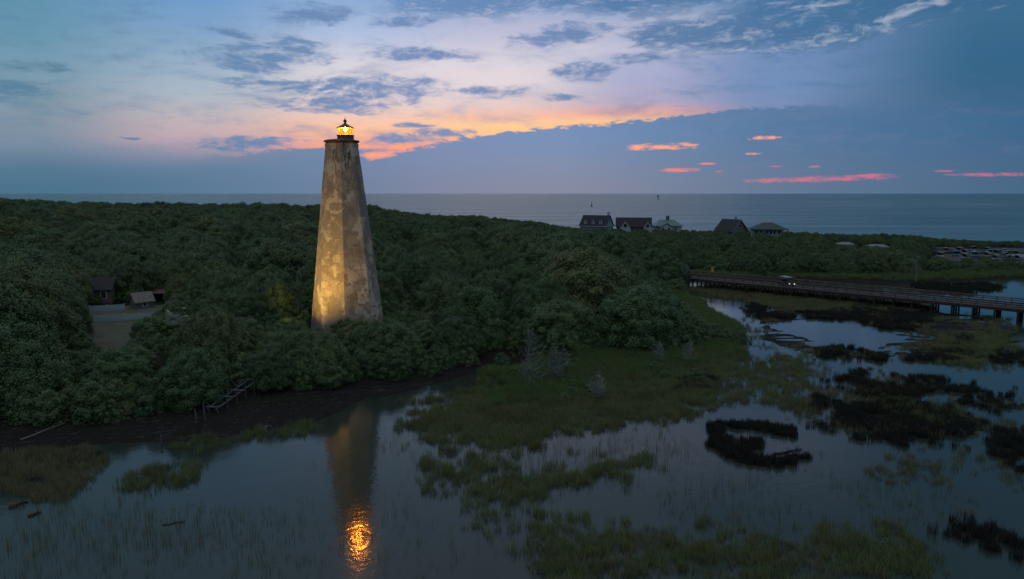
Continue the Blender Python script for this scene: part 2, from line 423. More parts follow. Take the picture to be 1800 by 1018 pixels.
# marsh water
mw, nt, b = nmat('marsh_water'); q = N(nt)
geo = q.new('ShaderNodeNewGeometry'); pos = geo.outputs['Position']
b.inputs['IOR'].default_value = 1.33; b.inputs['Roughness'].default_value = 0.095
murk = q.noise(pos, 0.06, 4)
q.link(q.mix(murk, (0.016,0.025,0.020,1), (0.028,0.039,0.031,1)), b.inputs['Base Color'])
w1 = q.noise(q.mapping(pos, (0.9,1.1,1)), 1.9, 3, 0.5); w2 = q.noise(pos, 0.22, 2)
hgt = q.math('ADD', q.math('MULTIPLY', w1, 0.35), q.math('MULTIPLY', w2, 0.6))
q.link(q.bump(hgt, 1.0, 0.030), b.inputs['Normal'])
mb = MB(); mb.add([(-900,-500,0),(700,-500,0),(700,110,0),(420,215,0),(290,290,0),(-900,290,0)], [(0,1,2,3,4,5)])
o = mb.build('marsh_water', mw); tag(o, kind='structure')
# sea
ms, nt, b = nmat('sea_water'); q = N(nt)
geo = q.new('ShaderNodeNewGeometry'); pos = geo.outputs['Position']
b.inputs['IOR'].default_value = 1.33; b.inputs['Roughness'].default_value = 0.35
p2 = q.mapping(pos, (0.35,1.0,1))
s1 = q.noise(p2, 0.09, 5, 0.62); s2 = q.noise(p2, 0.014, 4, 0.6); s3 = q.noise(q.mapping(pos, (0.12,1,1)), 0.02, 6, 0.7)
foamband = q.noise(q.mapping(pos, (0.3,1,1)), 0.0016, 3)
sx = q.new('ShaderNodeSeparateXYZ'); q.link(pos, sx.inputs[0])
band = q.math('MULTIPLY', q.rng(sx.outputs[1], 1200, 1500), q.rng(sx.outputs[1], 2600, 2000))
band = q.math('MULTIPLY', band, q.rng(sx.outputs[0], 300, 700))
foam = q.math('MULTIPLY', q.rng(s3, 0.55, 0.66), band)
sbands = q.noise(q.mapping(pos, (0.16,1,1)), 0.022, 6, 0.7)
q.link(q.mix(q.math('MULTIPLY', foam, 0.9), q.mix(q.rng(sbands, 0.35, 0.65), (0.018,0.085,0.125,1), (0.075,0.165,0.210,1)), (0.50,0.55,0.57,1)), b.inputs['Base Color'])
hgt = q.math('ADD', q.math('MULTIPLY', s1, 1.0), q.math('MULTIPLY', s2, 4.0))
q.link(q.bump(hgt, 1.0, 4.5), b.inputs['Normal'])
mb = MB(); n = 96
mb.v = [(0,0,-0.6)] + [(r*math.cos(2*math.pi*k/n), r*math.sin(2*math.pi*k/n), -0.6) for r in (3000, 60000) for k in range(n)]
mb.f = [(0, 1+k, 1+(k+1) % n) for k in range(n)] + [(1+k, 1+n+k, 1+n+(k+1) % n, 1+(k+1) % n) for k in range(n)]
o = mb.build('sea', ms); tag(o, kind='structure')

# ------------------------------------------------------------------ lighthouse
TX, TY = -26.8, 109.6
TZ = hz(TX, TY) - 0.2
tocam = math.atan2(-TY, -TX)          # direction from the tower to the camera
# positive image-right angle phi -> world angle tocam + phi
PH0 = tocam + R(-4.2)
st, nt, b = nmat('tower_stucco'); q = N(nt)
t = q.new('ShaderNodeTexCoord'); oc = t.outputs['Object']; sx = q.new('ShaderNodeSeparateXYZ'); q.link(oc, sx.inputs[0])
na = q.noise(oc, 0.55, 9, 0.68, 0.4); nb = q.noise(q.mapping(oc, (1,1,0.75), (7,3,1)), 0.42, 7, 0.6, 0.3); nf = q.noise(oc, 5.0, 8, 0.7)
nc = q.noise(q.mapping(oc, (1,1,0.6), (3,9,4)), 0.30, 5, 0.55)
c = q.mix(q.rng(na, 0.46, 0.52), (0.235,0.19,0.155,1), (0.34,0.285,0.22,1))
c = q.mix(q.rng(nc, 0.52, 0.57), c, (0.25,0.215,0.185,1))
vor = q.new('ShaderNodeTexVoronoi'); vor.inputs['Scale'].default_value = 0.55; vor.inputs['Randomness'].default_value = 1.0
wv = q.new('ShaderNodeVectorMath', operation='ADD'); q.link(oc, wv.inputs[0])
nvn = q.new('ShaderNodeTexNoise'); nvn.inputs['Scale'].default_value = 1.3; q.link(oc, nvn.inputs['Vector'])
vs_ = q.new('ShaderNodeVectorMath', operation='SCALE'); q.link(nvn.outputs['Color'], vs_.inputs[0]); vs_.inputs['Scale'].default_value = 0.55
q.link(vs_.outputs[0], wv.inputs[1]); q.link(wv.outputs[0], vor.inputs['Vector'])
spots = q.math('MULTIPLY', q.rng(vor.outputs['Distance'], 0.40, 0.34), q.rng(vor.outputs['Color'], 0.70, 0.74))
c = q.mix(q.math('MULTIPLY', spots, q.rng(nf, 0.30, 0.55, 0.25, 0.95)), c, (0.45,0.39,0.31,1))
cream = q.math('MULTIPLY', q.rng(nb, 0.545, 0.57), q.rng(nf, 0.30, 0.48, 0.35, 1.0))
c = q.mix(cream, c, (0.50,0.44,0.345,1))
ring = q.math('MULTIPLY', q.rng(vor.outputs['Distance'], 0.50, 0.45), q.rng(vor.outputs['Distance'], 0.36, 0.42))
c = q.mix(q.math('MULTIPLY', ring, 0.10), c, (0.12,0.10,0.08,1))
c = q.mix(q.rng(nf, 0.38, 0.68, 0.0, 0.45), c, (0.12,0.105,0.09,1))
# dark weather stains hanging under the cap
stn = q.noise(q.mapping(oc, (1.6,1.6,0.28)), 1.1, 6, 0.6)
c = q.mix(q.math('MULTIPLY', q.math('MULTIPLY', q.rng(stn, 0.54, 0.62), q.rng(sx.outputs[2], 21.0, 28.5)), 0.85), c, (0.045,0.042,0.040,1))
cr = q.noise(oc, 14.0, 4, 0.6)
run = q.noise(q.mapping(oc, (3.0,3.0,0.10)), 1.0, 6, 0.65)
c = q.mix(q.rng(run, 0.52, 0.68, 0.0, 0.42), c, (0.10,0.088,0.076,1))
c = q.mix(q.rng(sx.outputs[2], 2.2, 0.4, 0, 0.5), c, (0.16,0.15,0.14,1))
q.link(c, b.inputs['Base Color']); b.inputs['Roughness'].default_value = 0.9; b.inputs['Specular IOR Level'].default_value = 0.2
hb = q.math('ADD', q.math('MULTIPLY', nf, 0.5), q.math('ADD', q.math('MULTIPLY', cream, 0.7), q.math('MULTIPLY', spots, 0.5)))
q.link(q.bump(q.math('ADD', hb, q.math('MULTIPLY', cr, 0.3)), 0.8, 0.05), b.inputs['Normal'])
rust = simple('rusty_sheet_metal', (0.075,0.030,0.020), 0.6, 0.5, 2.5, 0.3)
drumm = simple('lantern_masonry', (0.10,0.085,0.08), 0.85, 0.4, 3.0, 0.4)
darkm = simple('dark_void', (0.010,0.008,0.008), 0.5, 0.3)
doorm = simple('faded_red_shutter', (0.055,0.018,0.015), 0.7, 0.3)
trimm = simple('stone_trim', (0.15,0.135,0.12), 0.85, 0.3)

tower = empty('lighthouse', (TX, TY, TZ), 0, 'tall octagonal stucco lighthouse with patchy walls and lit lantern, rising from the trees', 'lighthouse')
Z_CAP = 32.25 - TZ
R0, R1 = 5.95, 2.46
def rad(z): return R0 + (R1-R0)*(z/Z_CAP)
prof = [(rad(z), z) for z in np.linspace(0, Z_CAP, 34)]
mb = MB().lathe(prof, 8, ph=PH0)
rj = random.Random(21)
mb.v = [(x*(1+rj.uniform(-.006,.006)), y*(1+rj.uniform(-.006,.006)), z) for x, y, z in mb.v]
wall = mb.build('wall', st, tower)
# openings cut through the shell
def face_frame(k, z, off=0.0):
    """matrix on octagon face k at height z: x along the face, y outward, z up; off = fraction across"""
    a0 = PH0 + k*math.pi/4; a1 = a0 + math.pi/4; am = (a0+a1)/2
    rr = rad(z)*math.cos(math.pi/8)
    outw = Vector((math.cos(am), math.sin(am), 0)); tan = Vector((-math.sin(am), math.cos(am), 0))
    lean = (R0-R1)*math.cos(math.pi/8)/Z_CAP
    upv = (Vector((0,0,1)) - outw*lean).normalized(); on = tan.cross(upv)
    p = outw*rr + Vector((0,0,z)) + tan*off
    return Matrix(((tan.x, on.x, upv.x, p.x), (tan.y, on.y, upv.y, p.y), (tan.z, on.z, upv.z, p.z), (0,0,0,1)))
# face 0: normal at +18 deg (right of middle); 7: -27 deg (lit); 6: -72; 1: +63
OPEN = [(1, 3.6, -0.9, 0.62, 1.35, 'shutter'), (6, 28.0, 0.15, 0.55, 1.5, 'pane'), (0, 27.0, 0.55, 0.35, 0.32, 'pane'), (0, 27.1, -0.75, 0.22, 0.34, 'pane')]
cut = MB()
for k, z, off, w, h, kind in OPEN:
    cut.box(-w/2, -1.0, -h/2, w/2, 0.6, h/2, face_frame(k, z, off))
co = cut.build('cutter', None)
bmod = wall.modifiers.new('b', 'BOOLEAN'); bmod.object = co; bmod.operation = 'DIFFERENCE'; bmod.solver = 'EXACT'
bpy.context.view_layer.update()
dg = bpy.context.evaluated_depsgraph_get()
nm = bpy.data.meshes.new_from_object(wall.evaluated_get(dg)); wall.modifiers.clear(); wall.data = nm
bpy.data.objects.remove(co)
for k, z, off, w, h, kind in OPEN:
    M = face_frame(k, z, off)
    wn = MB()
    if kind == 'shutter':
        wo_ = wn.box(-w/2, -0.40, -h/2, w/2, -0.34, h/2, M).build('window', darkm, tower)
        MB().box(-w/2-.1, -0.05, h/2, w/2+.1, 0.08, h/2+.14, M).build('lintel', trimm, wo_)
        MB().box(-w/2-.1, -0.05, -h/2-.12, w/2+.1, 0.08, -h/2, M).build('sill', trimm, wo_)
        MB().box(-w/2, -0.32, -h/2, w/2, -0.26, h/2, M).build('shutter', doorm, wo_)
        MB().box(-w/2, -0.258, -0.03, w/2, -0.22, 0.03, M).build('rail', trimm, wo_)
    else:
        wn.box(-w/2, -0.62, -h/2, w/2, -0.56, h/2, M); wn.build('window', darkm, tower)
# cap, lantern drum, lantern room
cap = MB().lathe([(2.30, Z_CAP-0.02), (2.62, Z_CAP+0.04), (2.74, Z_CAP+0.16), (2.76, Z_CAP+0.30), (2.66, Z_CAP+0.40), (1.20, Z_CAP+0.56)], 8, ph=PH0).build('cap', rust, tower)
ring_ = MB().lathe([(2.50, Z_CAP-0.62), (2.60, Z_CAP-0.55), (2.58, Z_CAP-0.14), (2.45, Z_CAP-0.08)], 8, ph=PH0).build('cornice', st, tower)
img_r = Vector((-math.sin(tocam), math.cos(tocam), 0))     # image-right at the tower
LX, LY = (img_r*0.62).x, (img_r*0.62).y
zb = Z_CAP + 0.36
MB().lathe([(1.28, zb), (1.30, zb+0.1), (1.28, zb+0.70), (1.36, zb+0.74), (1.36, zb+0.84), (1.16, zb+0.88)], 20, LX, LY).build('lantern_drum', drumm, tower)
zg0, zg1 = zb+0.88, zb+1.92
NP = 10
pane, nt, b = nmat('lantern_glass'); q = N(nt); nt.nodes.remove(b)
tr = q.new('ShaderNodeBsdfTransparent'); tr.inputs[0].default_value = (1.0,0.52,0.12,1)
em = q.new('ShaderNodeEmission'); em.inputs[0].default_value = (1.0,0.44,0.035,1); em.inputs[1].default_value = 1.7
ad = q.new('ShaderNodeMixShader'); ad.inputs[0].default_value = 0.5; q.link(tr.outputs[0], ad.inputs[1]); q.link(em.outputs[0], ad.inputs[2])
q.link(ad.outputs[0], nt.nodes['Material Output'].inputs[0])
mullm = simple('lantern_bronze', (0.09,0.045,0.02), 0.5, 0.3)
for k in range(NP):
    a0 = tocam + 2*math.pi*(k-0.5)/NP; a1 = a0 + 2*math.pi/NP
    rg = 1.12
    p0 = Vector((LX+rg*math.cos(a0), LY+rg*math.sin(a0), 0)); p1 = Vector((LX+rg*math.cos(a1), LY+rg*math.sin(a1), 0))
    mb = MB(); mb.add([(p0.x,p0.y,zg0),(p1.x,p1.y,zg0),(p1.x,p1.y,zg1),(p0.x,p0.y,zg1)], [(0,1,2,3)]); mb.build('pane', pane, tower)
    MB().tube([(p0.x*1.0, p0.y, zg0-0.02), (p0.x, p0.y, zg1+0.05)], [0.035, 0.035], 5).build('mullion', mullm, tower)
zr = zg1
roof = MB().lathe([(1.10, zr-0.01), (1.33, zr+0.0), (1.35, zr+0.08), (1.22, zr+0.14), (0.62, zr+0.46), (0.24, zr+0.70), (0.17, zr+0.80)], 20, LX, LY).build('lantern_roof', rust, tower)
ballp = [(0.15, zr+0.78), (0.13, zr+0.85)] + [(0.28*math.cos(a), zr+1.08+0.26*math.sin(a)) for a in np.linspace(-1.05, 1.15, 9)] + [(0.09, zr+1.38), (0.03, zr+1.52), (0.012, zr+1.9)]
MB().lathe(ballp, 14, LX, LY).build('finial', rust, roof, True)
bulbm = emit('lamp_bulb', (1.0,0.50,0.11), 6500.0)
lamp = MB().lathe([(0.02, zg1-0.44)] + [(0.18*math.cos(a), zg1-0.24+0.18*math.sin(a)) for a in np.linspace(-1.3, 1.3, 8)] + [(0.02, zg1-0.06)], 12, LX, LY).build('lamp_bulb', bulbm, tower, True)
MB().lathe([(0.16, zg0-0.02), (0.10, zg0+0.12), (0.06, zg1-0.42)], 10, LX, LY).build('lamp_stand', mullm, tower)

# ------------------------------------------------------------------ floodlight that washes the left front wall
fd = Vector((math.cos(tocam+R(-42)), math.sin(tocam+R(-42)), 0))
FX, FY = TX + fd.x*17.0, TY + fd.y*17.0
FZ = hz(FX, FY)
steel = simple('dark_steel', (0.03,0.03,0.032), 0.5, 0.3, metal=0.6)
fl = empty('floodlight', (FX, FY, FZ), math.atan2(-fd.y, -fd.x), 'small floodlight on a post washing the left wall of the lighthouse with yellow light', 'floodlight')
MB().tube([(0,0,-0.3),(0,0,4.2)], [0.06,0.05], 8).build('post', steel, fl)
MB().box(-0.14,-0.22,4.2,0.10,0.22,4.55).build('housing', steel, fl)
MB().box(0.101,-0.19,4.23,0.115,0.19,4.52).build('lens', emit('flood_lens', (1.0,0.62,0.15), 6.0), fl)
fsl = bpy.data.lights.new('flood_lamp', 'SPOT'); fsl.energy = 15000; fsl.color = (1.0,0.59,0.12); fsl.spot_size = R(100); fsl.spot_blend = 0.85; fsl.shadow_soft_size = 0.15
fso = bpy.data.objects.new('flood_lamp', fsl); COL.objects.link(fso); fso.parent = fl; fso.location = (0.25, 0, 4.4)
aim = Vector((11.0, 2.0, 7.4)).normalized(); fso.rotation_euler = (-aim).to_track_quat('Z', 'Y').to_euler()

# ------------------------------------------------------------------ bridge
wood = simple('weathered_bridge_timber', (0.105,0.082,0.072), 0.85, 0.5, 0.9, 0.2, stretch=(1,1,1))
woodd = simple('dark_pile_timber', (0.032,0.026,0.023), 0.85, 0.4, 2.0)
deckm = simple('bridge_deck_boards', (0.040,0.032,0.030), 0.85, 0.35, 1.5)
B0 = Vector((43.0, 179.5)); B1 = Vector((97.0, 128.3))
bd = (B1-B0).normalized(); BW = 6.4; BL = 125.0; DZ_ = 2.55
brz = math.atan2(bd.y, bd.x)
bridge = empty('timber_bridge', (B0.x, B0.y, 0), brz, 'long brown timber road bridge on piles crossing the marsh', 'bridge')
# local: x along, y = +BW away from the camera, near side y=0
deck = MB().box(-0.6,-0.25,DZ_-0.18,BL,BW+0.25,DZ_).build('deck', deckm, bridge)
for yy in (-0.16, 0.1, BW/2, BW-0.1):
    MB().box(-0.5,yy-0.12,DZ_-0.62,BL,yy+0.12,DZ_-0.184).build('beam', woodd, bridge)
pm = MB().box(-0.09,-0.09,DZ_-0.35,0.09,0.09,DZ_+1.22).mesh('post', wood)
for k in range(int(BL/2.4)+1):
    for yy in (-0.345, BW+0.345): inst('post', pm, bridge, (k*2.4, yy, 0))
for yy, sgn in ((-0.345, 1), (BW+0.345, -1)):
    for z0, z1 in ((0.22,0.42), (0.62,0.82), (1.0,1.18)):
        y0 = yy + sgn*0.092
        MB().box(-0.3, min(y0, y0+sgn*0.06), DZ_+z0, BL, max(y0, y0+sgn*0.06), DZ_+z1).build('rail', wood, bridge)
    MB().box(-0.3, yy-0.14, DZ_+1.223, BL, yy+0.14, DZ_+1.27).build('cap_rail', wood, bridge)
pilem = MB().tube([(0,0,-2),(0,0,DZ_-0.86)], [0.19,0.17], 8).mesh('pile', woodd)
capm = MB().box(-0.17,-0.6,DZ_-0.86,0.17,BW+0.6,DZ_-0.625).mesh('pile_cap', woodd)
for k in range(int(BL/3.6)):
    x = 2.0 + k*3.6
    inst('pile_cap', capm, bridge, (x, 0, 0))
    for yy in (-0.2, BW*0.33, BW*0.67, BW+0.2): inst('pile', pilem, bridge, (x + random.uniform(-.06,.06), yy, 0), (0,0,random.random()*3))
# road beyond the bridge end, curving off left through the trees
asph = simple('worn_asphalt', (0.10,0.10,0.105), 0.9, 0.25, 1.2, 0.2)
cpt = [B0 + Vector((-bd.y, bd.x))*0 + Vector((bd.y*-1, bd.x))*0]
nrm = Vector((-bd.y, bd.x))
if nrm.y < 0: nrm = -nrm
c0 = B0 + nrm*(BW/2)
path = [c0 + bd*0.4, c0 - bd*4, c0 - bd*9 + nrm*0.6, c0 - bd*15 + nrm*2.5, c0 - bd*21 + nrm*7, c0 - bd*26 + nrm*15, c0 - bd*30 + nrm*26]
mb = MB(); L_ = []
for i, p in enumerate(path):
    d = (path[min(i+1, len(path)-1)] - path[max(i-1, 0)]).normalized(); nn = Vector((-d.y, d.x))
    hw = 4.0 if i < 2 else 3.2
    z = max(DZ_ - 0.02 - i*0.02, 0)
    L_.append((p + nn*hw, p - nn*hw, z))
for a, c_, z in L_: mb.v += [(a.x,a.y,z),(c_.x,c_.y,z),(a.x,a.y,z-2.5),(c_.x,c_.y,z-2.5)]
for i in range(len(L_)-1):
    k = 4*i; mb.f += [(k,k+1,k+5,k+4),(k,k+4,k+6,k+2),(k+1,k+3,k+7,k+5)]
mb.f += [(0,2,3,1)]
o = mb.build('road', asph); tag(o, kind='structure')
ROAD = [Vector(p) for p in path]
# signs at the bridge end
whitep = simple('white_painted_wood', (0.55,0.56,0.57), 0.6, 0.15)
greenp = simple('green_sign_paint', (0.03,0.14,0.12), 0.5, 0.15)
yelp = simple('yellow_sign_paint', (0.42,0.30,0.07), 0.5, 0.2)
def on_bridge(s_, t_): p = B0 + bd*s_ + nrm*t_; return (p.x, p.y)
p = on_bridge(-1.6, 0.4)
e = empty('marker_post', (p[0], p[1], DZ_-0.4), 0, 'short white marker post at the left end of the bridge', 'post')
MB().box(-0.16,-0.16,0,0.16,0.16,1.35).build('shaft', whitep, e); MB().lathe([(0.24,1.35),(0.24,1.43),(0.02,1.62)], 4, ph=0.78).build('cap', whitep, e)
p = on_bridge(-1.2, BW+1.6)
e = empty('round_sign', (p[0], p[1], DZ_-0.4), 0, 'dark green rounded sign on a post beside the bridge end', 'sign')
MB().tube([(0,0,-0.6),(0,0,2.3)], [0.06,0.06], 6).build('post', woodd, e)
mb = MB(); mb.lathe([(0.05,-0.05),(0.95,-0.05),(1.0,0),(0.95,0.05),(0.05,0.05)], 18); so_ = mb.build('board', greenp, e); so_.rotation_euler = (math.pi/2,0,0); so_.location = (0,-0.13,1.75)
p = on_bridge(7.0, BW+0.95)
e = empty('warning_sign', (p[0], p[1], DZ_-0.6), 0, 'tall narrow yellow sign post standing behind the far bridge rail', 'sign')
MB().tube([(0,0,-2.2),(0,0,3.0)], [0.06,0.06], 6).build('post', woodd, e); MB().box(-0.36,-0.10,1.6,0.36,-0.065,3.2).build('board', yelp, e)

# ------------------------------------------------------------------ carts
rubber = simple('tyre_rubber', (0.012,0.012,0.012), 0.8, 0.2)
glassd = simple('dark_glass', (0.02,0.03,0.035), 0.08, 0.2)
def paint(name, c): return simple(name, c, 0.35, 0.08)
wheel_m = None
def wheel(par, x, y, r=0.28, w=0.2):
    mb = MB(); mb.lathe([(r*0.55,-w/2),(r*0.92,-w/2),(r,-w*0.3),(r,w*0.3),(r*0.92,w/2),(r*0.55,w/2)], 14)
    o = mb.build('wheel', rubber, par); o.rotation_euler = (math.pi/2,0,0); o.location = (x, y, r); return o
def cart(name, loc, rz, bodymat, roofmat, label, group=None, lights=False, L=2.9, W=1.35, H=1.95):
    e = empty(name, loc, rz, label, 'cart', group)
    prof = [(-L/2,0.30),(L/2-0.05,0.30),(L/2,0.42),(L/2-0.04,0.72),(L/2-0.55,0.86),(L/2-0.78,0.50),(0.15,0.46),(0.05,0.80),(-0.55,0.84),(-0.75,0.62),(-L/2,0.74)]
    mb = MB(); n = len(prof)
    mb.v = [(x,-W/2,z) for x, z in prof] + [(x,W/2,z) for x, z in prof]
    mb.f = [tuple(range(n)), tuple(range(n, 2*n))[::-1]] + [(i, i+n, (i+1) % n+n, (i+1) % n) for i in range(n)]
    mb.build('body', bodymat, e)
    mb = MB(); mb.box(-L/2+0.1,-W/2+0.02,H-0.05,L/2-0.55,W/2-0.02,H+0.02); mb.box(-L/2+0.25,-W/2+0.15,H+0.022,L/2-0.7,W/2-0.15,H+0.07); mb.build('roof', roofmat, e)
    for x0, x1 in ((L/2-0.6, L/2-0.85), (-L/2+0.2, -L/2+0.3)):
        for yy in (-W/2+0.07, W/2-0.07): MB().tube([(x0,yy,0.72),(x1,yy,H-0.04)], [0.025,0.025], 5).build('roof_post', steel, e)
    MB().add([(L/2-0.58,-W/2+0.1,0.88),(L/2-0.58,W/2-0.1,0.88),(L/2-0.83,W/2-0.1,H-0.1),(L/2-0.83,-W/2+0.1,H-0.1)], [(0,1,2,3)]).build('windscreen', glassd, e)
    MB().box(-0.5,-W/2+0.12,0.84,-0.05,W/2-0.12,1.0).box(-0.58,-W/2+0.12,1.0,-0.45,W/2-0.12,1.35).build('seat', rubber, e)
    for x in (-L/2+0.5, L/2-0.45):
        for yy in (-W/2+0.1, W/2-0.1): wheel(e, x, yy)
    if lights:
        hl = emit('headlamp_lens', (1.0,0.93,0.82), 1.6)
        for yy in (-W/2+0.24, W/2-0.24):
            m = MB(); m.lathe([(0.15,-0.02),(0.16,0.03),(0.10,0.06)], 12); h = m.build('headlight', hl, e); h.rotation_euler = (0, math.pi/2, 0); h.location = (L/2+0.0, yy, 0.60)
    return e
p = on_bridge(28.5, 2.9)
cart('moving_cart', (p[0], p[1], DZ_+0.004), brz - R(30), paint('dark_cart_paint', (0.03,0.035,0.04)), paint('pale_cart_roof', (0.20,0.22,0.22)),
     'dark covered cart with two bright headlights driving on the bridge', lights=True, L=3.9, W=1.9, H=2.05)
# ------------------------------------------------------------------ car park by the beach
whites = [paint('white_cart_paint', (0.38,0.41,0.43)), paint('cream_cart_paint', (0.25,0.25,0.22)), paint('blue_cart_paint', (0.10,0.22,0.30)), paint('grey_cart_paint', (0.28,0.29,0.30))]
sand = simple('dull_gravel', (0.030,0.030,0.028), 0.9, 0.3, 0.6)
PARK = [(1652,443),(1664,436),(1680,441),(1686,436),(1694,445),(1700,439),(1707,446),(1713,437),(1720,441),(1728,446),(1733,438),(1744,442),(1752,449),(1760,440),(1767,446),(1773,440),(1783,449),(1789,441),(1797,446),(1764,452),(1747,438)]
carts = []
for i, (px_, py_) in enumerate(PARK):
    px_ += random.uniform(-9,9); py_ += random.uniform(-3,3.5)
    x, y = gp(px_, py_, 2.6); carts.append((x, y, hz(x, y)))
    cart('parked_cart', (x, y, hz(x, y)+0.02), brz + R(90)+R(random.uniform(-50,50)), whites[(i*7) % 4], whites[(i*5+i//3) % 4], 'small parked cart with a pale roof in the car park by the beach', 'carts parked behind the trees on the right')
# ------------------------------------------------------------------ houses
shing = simple('dark_roof_shingles', (0.015,0.019,0.026), 0.85, 0.35, 2.5, 0.3)
tealr = simple('teal_metal_roof', (0.055,0.13,0.14), 0.45, 0.15, 1.0)
tealdk = simple('dark_teal_shingles', (0.022,0.045,0.045), 0.7, 0.25, 2.0)
wallb = simple('pale_blue_grey_siding', (0.22,0.29,0.31), 0.7, 0.12, 2.0)
wallw = simple('white_siding', (0.34,0.38,0.40), 0.7, 0.1, 2.0)
wallg = simple('grey_cedar_siding', (0.085,0.105,0.12), 0.8, 0.2, 2.0)
wallt = simple('pale_teal_siding', (0.20,0.36,0.36), 0.7, 0.1, 2.0)
brick = simple('chimney_brick', (0.11,0.08,0.075), 0.9, 0.25, 4.0)
def gable_parts(e, x0, y0, x1, y1, ze, zr_, wallm, roofm, axis='x', over=0.6, base=-1.0, nm=('wall','roof'), par=None):
    """gable block, ridge along axis"""
    par = par or e
    mb = MB()
    if axis == 'x':
        ym = (y0+y1)/2
        mb.add([(x0,y0,base),(x1,y0,base),(x1,y1,base),(x0,y1,base),(x0,y0,ze),(x1,y0,ze),(x1,y1,ze),(x0,y1,ze),(x0,ym,zr_-0.1),(x1,ym,zr_-0.1)],
               [(0,1,5,4),(2,3,7,6),(1,2,6,9,5),(3,0,4,8,7)])
        sl_ = (zr_-ze)/(ym-y0); a, b_ = x0-over, x1+over
        lo = ze - sl_*over
        rv = [(a,y0-over,lo),(b_,y0-over,lo),(b_,ym,zr_),(a,ym,zr_),(a,y1+over,lo),(b_,y1+over,lo)]
    else:
        xm = (x0+x1)/2
        mb.add([(x0,y0,base),(x1,y0,base),(x1,y1,base),(x0,y1,base),(x0,y0,ze),(x1,y0,ze),(x1,y1,ze),(x0,y1,ze),(xm,y0,zr_-0.1),(xm,y1,zr_-0.1)],
               [(3,0,4,7),(1,2,6,5),(0,1,5,8,4),(2,3,7,9,6)])
        sl_ = (zr_-ze)/(xm-x0); a, b_ = y0-over, y1+over
        lo = ze - sl_*over
        rv = [(x0-over,a,lo),(x0-over,b_,lo),(xm,b_,zr_),(xm,a,zr_),(x1+over,a,lo),(x1+over,b_,lo)]
    w = mb.build(nm[0], wallm, par)
    top = [(p_[0],p_[1],p_[2]+0.22) for p_ in rv]
    r = MB(); r.add(rv+top, [(0,1,2,3),(3,2,5,4),(6,9,8,7),(9,10,11,8),(0,6,7,1),(4,5,11,10),(0,3,9,6),(3,4,10,9),(1,7,8,2),(2,8,11,5)])
    return w, r.build(nm[1], roofm, par)
def hip_roof(e, x0, y0, x1, y1, ze, zr_, inset, mat, over=0.8, name='roof'):
    a, b_, c_, d = x0-over, y0-over, x1+over, y1+over; ym = (y0+y1)/2
    mb = MB(); mb.add([(a,b_,ze),(c_,b_,ze),(c_,d,ze),(a,d,ze),(x0+inset,ym,zr_),(x1-inset,ym,zr_),(a,b_,ze-0.25),(c_,b_,ze-0.25),(c_,d,ze-0.25),(a,d,ze-0.25)],
        [(0,1,5,4),(1,2,5),(2,3,4,5),(3,0,4),(6,7,1,0),(7,8,2,1),(8,9,3,2),(9,6,0,3),(6,9,8,7)])
    return mb.build(name, mat, e)
def window(par, x, y, z, w, h, ax='y', frame=None):
    """window standing proud of a wall at plane y (ax 'y', facing -y) or plane x (ax 'x', facing +x)"""
    if ax == 'y':
        f = MB().box(x-w/2-.12,y-.06,z-h/2-.12,x+w/2+.12,y+.1,z+h/2+.12).build('window', frame or whitep, par)
        MB().box(x-w/2,y-.09,z-h/2,x+w/2,y-.062,z+h/2).build('pane', glassd, f)
    else:
        f = MB().box(x-.1,y-w/2-.12,z-h/2-.12,x+.06,y+w/2+.12,z+h/2+.12).build('window', frame or whitep, par)
        MB().box(x+.062,y-w/2,z-h/2,x+.09,y+w/2,z+h/2).build('pane', glassd, f)
def chimney(par, x, y, z0, z1, w=0.9, d=0.7, mat=None):
    MB().box(x-w/2,y-d/2,z0,x+w/2,y+d/2,z1).box(x-w/2-.1,y-d/2-.1,z1+.002,x+w/2+.1,y+d/2+.1,z1+.2).build('chimney', mat or brick, par)
HOUSES = []
def house_at(name, px_, Y, ztop_px, rel_ridge, rz, label):
    """house whose ridge height (rel_ridge above its own floor) lands at the photo height ztop_px"""
    p_ = at(px_, ztop_px, Y); z = p_.z - rel_ridge; HOUSES.append((p_.x, p_.y))
    return empty(name, (p_.x, p_.y, z), rz, label, 'house')
# 1: three dormers on a long slope, gable end to the right
e = house_at('beach_house', 1049, 420, 379, 9.0, R(-33), 'beach house with three dormers on its dark roof and a pale blue gable end')
gable_parts(e, -8.6,-5.5,8.6,5.5, 3.2, 9.0, wallb, shing)
rf = [c_ for c_ in e.children if c_.name.startswith('roof')][0]
chimney(e, 7.6, 0.6, 6.5, 11.0, 1.2, 1.0, wallw)
for xx in (-5.0, 0.0, 5.0):
    w_, r_ = gable_parts(e, xx-0.95,-4.9,xx+0.95,-1.9, 5.9, 7.0, wallw, shing, 'y', 0.25, 3.9, ('dormer','dormer_roof'))
    window(w_, xx, -4.9, 5.2, 0.9, 1.0)
window(e, 8.6, 0, 6.0, 1.4, 1.7, 'x'); MB().box(8.602,-6.2,3.05,8.75,6.2,3.35).build('trim', whitep, e)
for yy in (-3.2, 3.2): window(e, 8.6, yy, 1.6, 1.4, 1.7, 'x')
MB().box(-9.4,-6.5,2.55,9.4,-6.2,2.80).build('eave_trim', whitep, e)
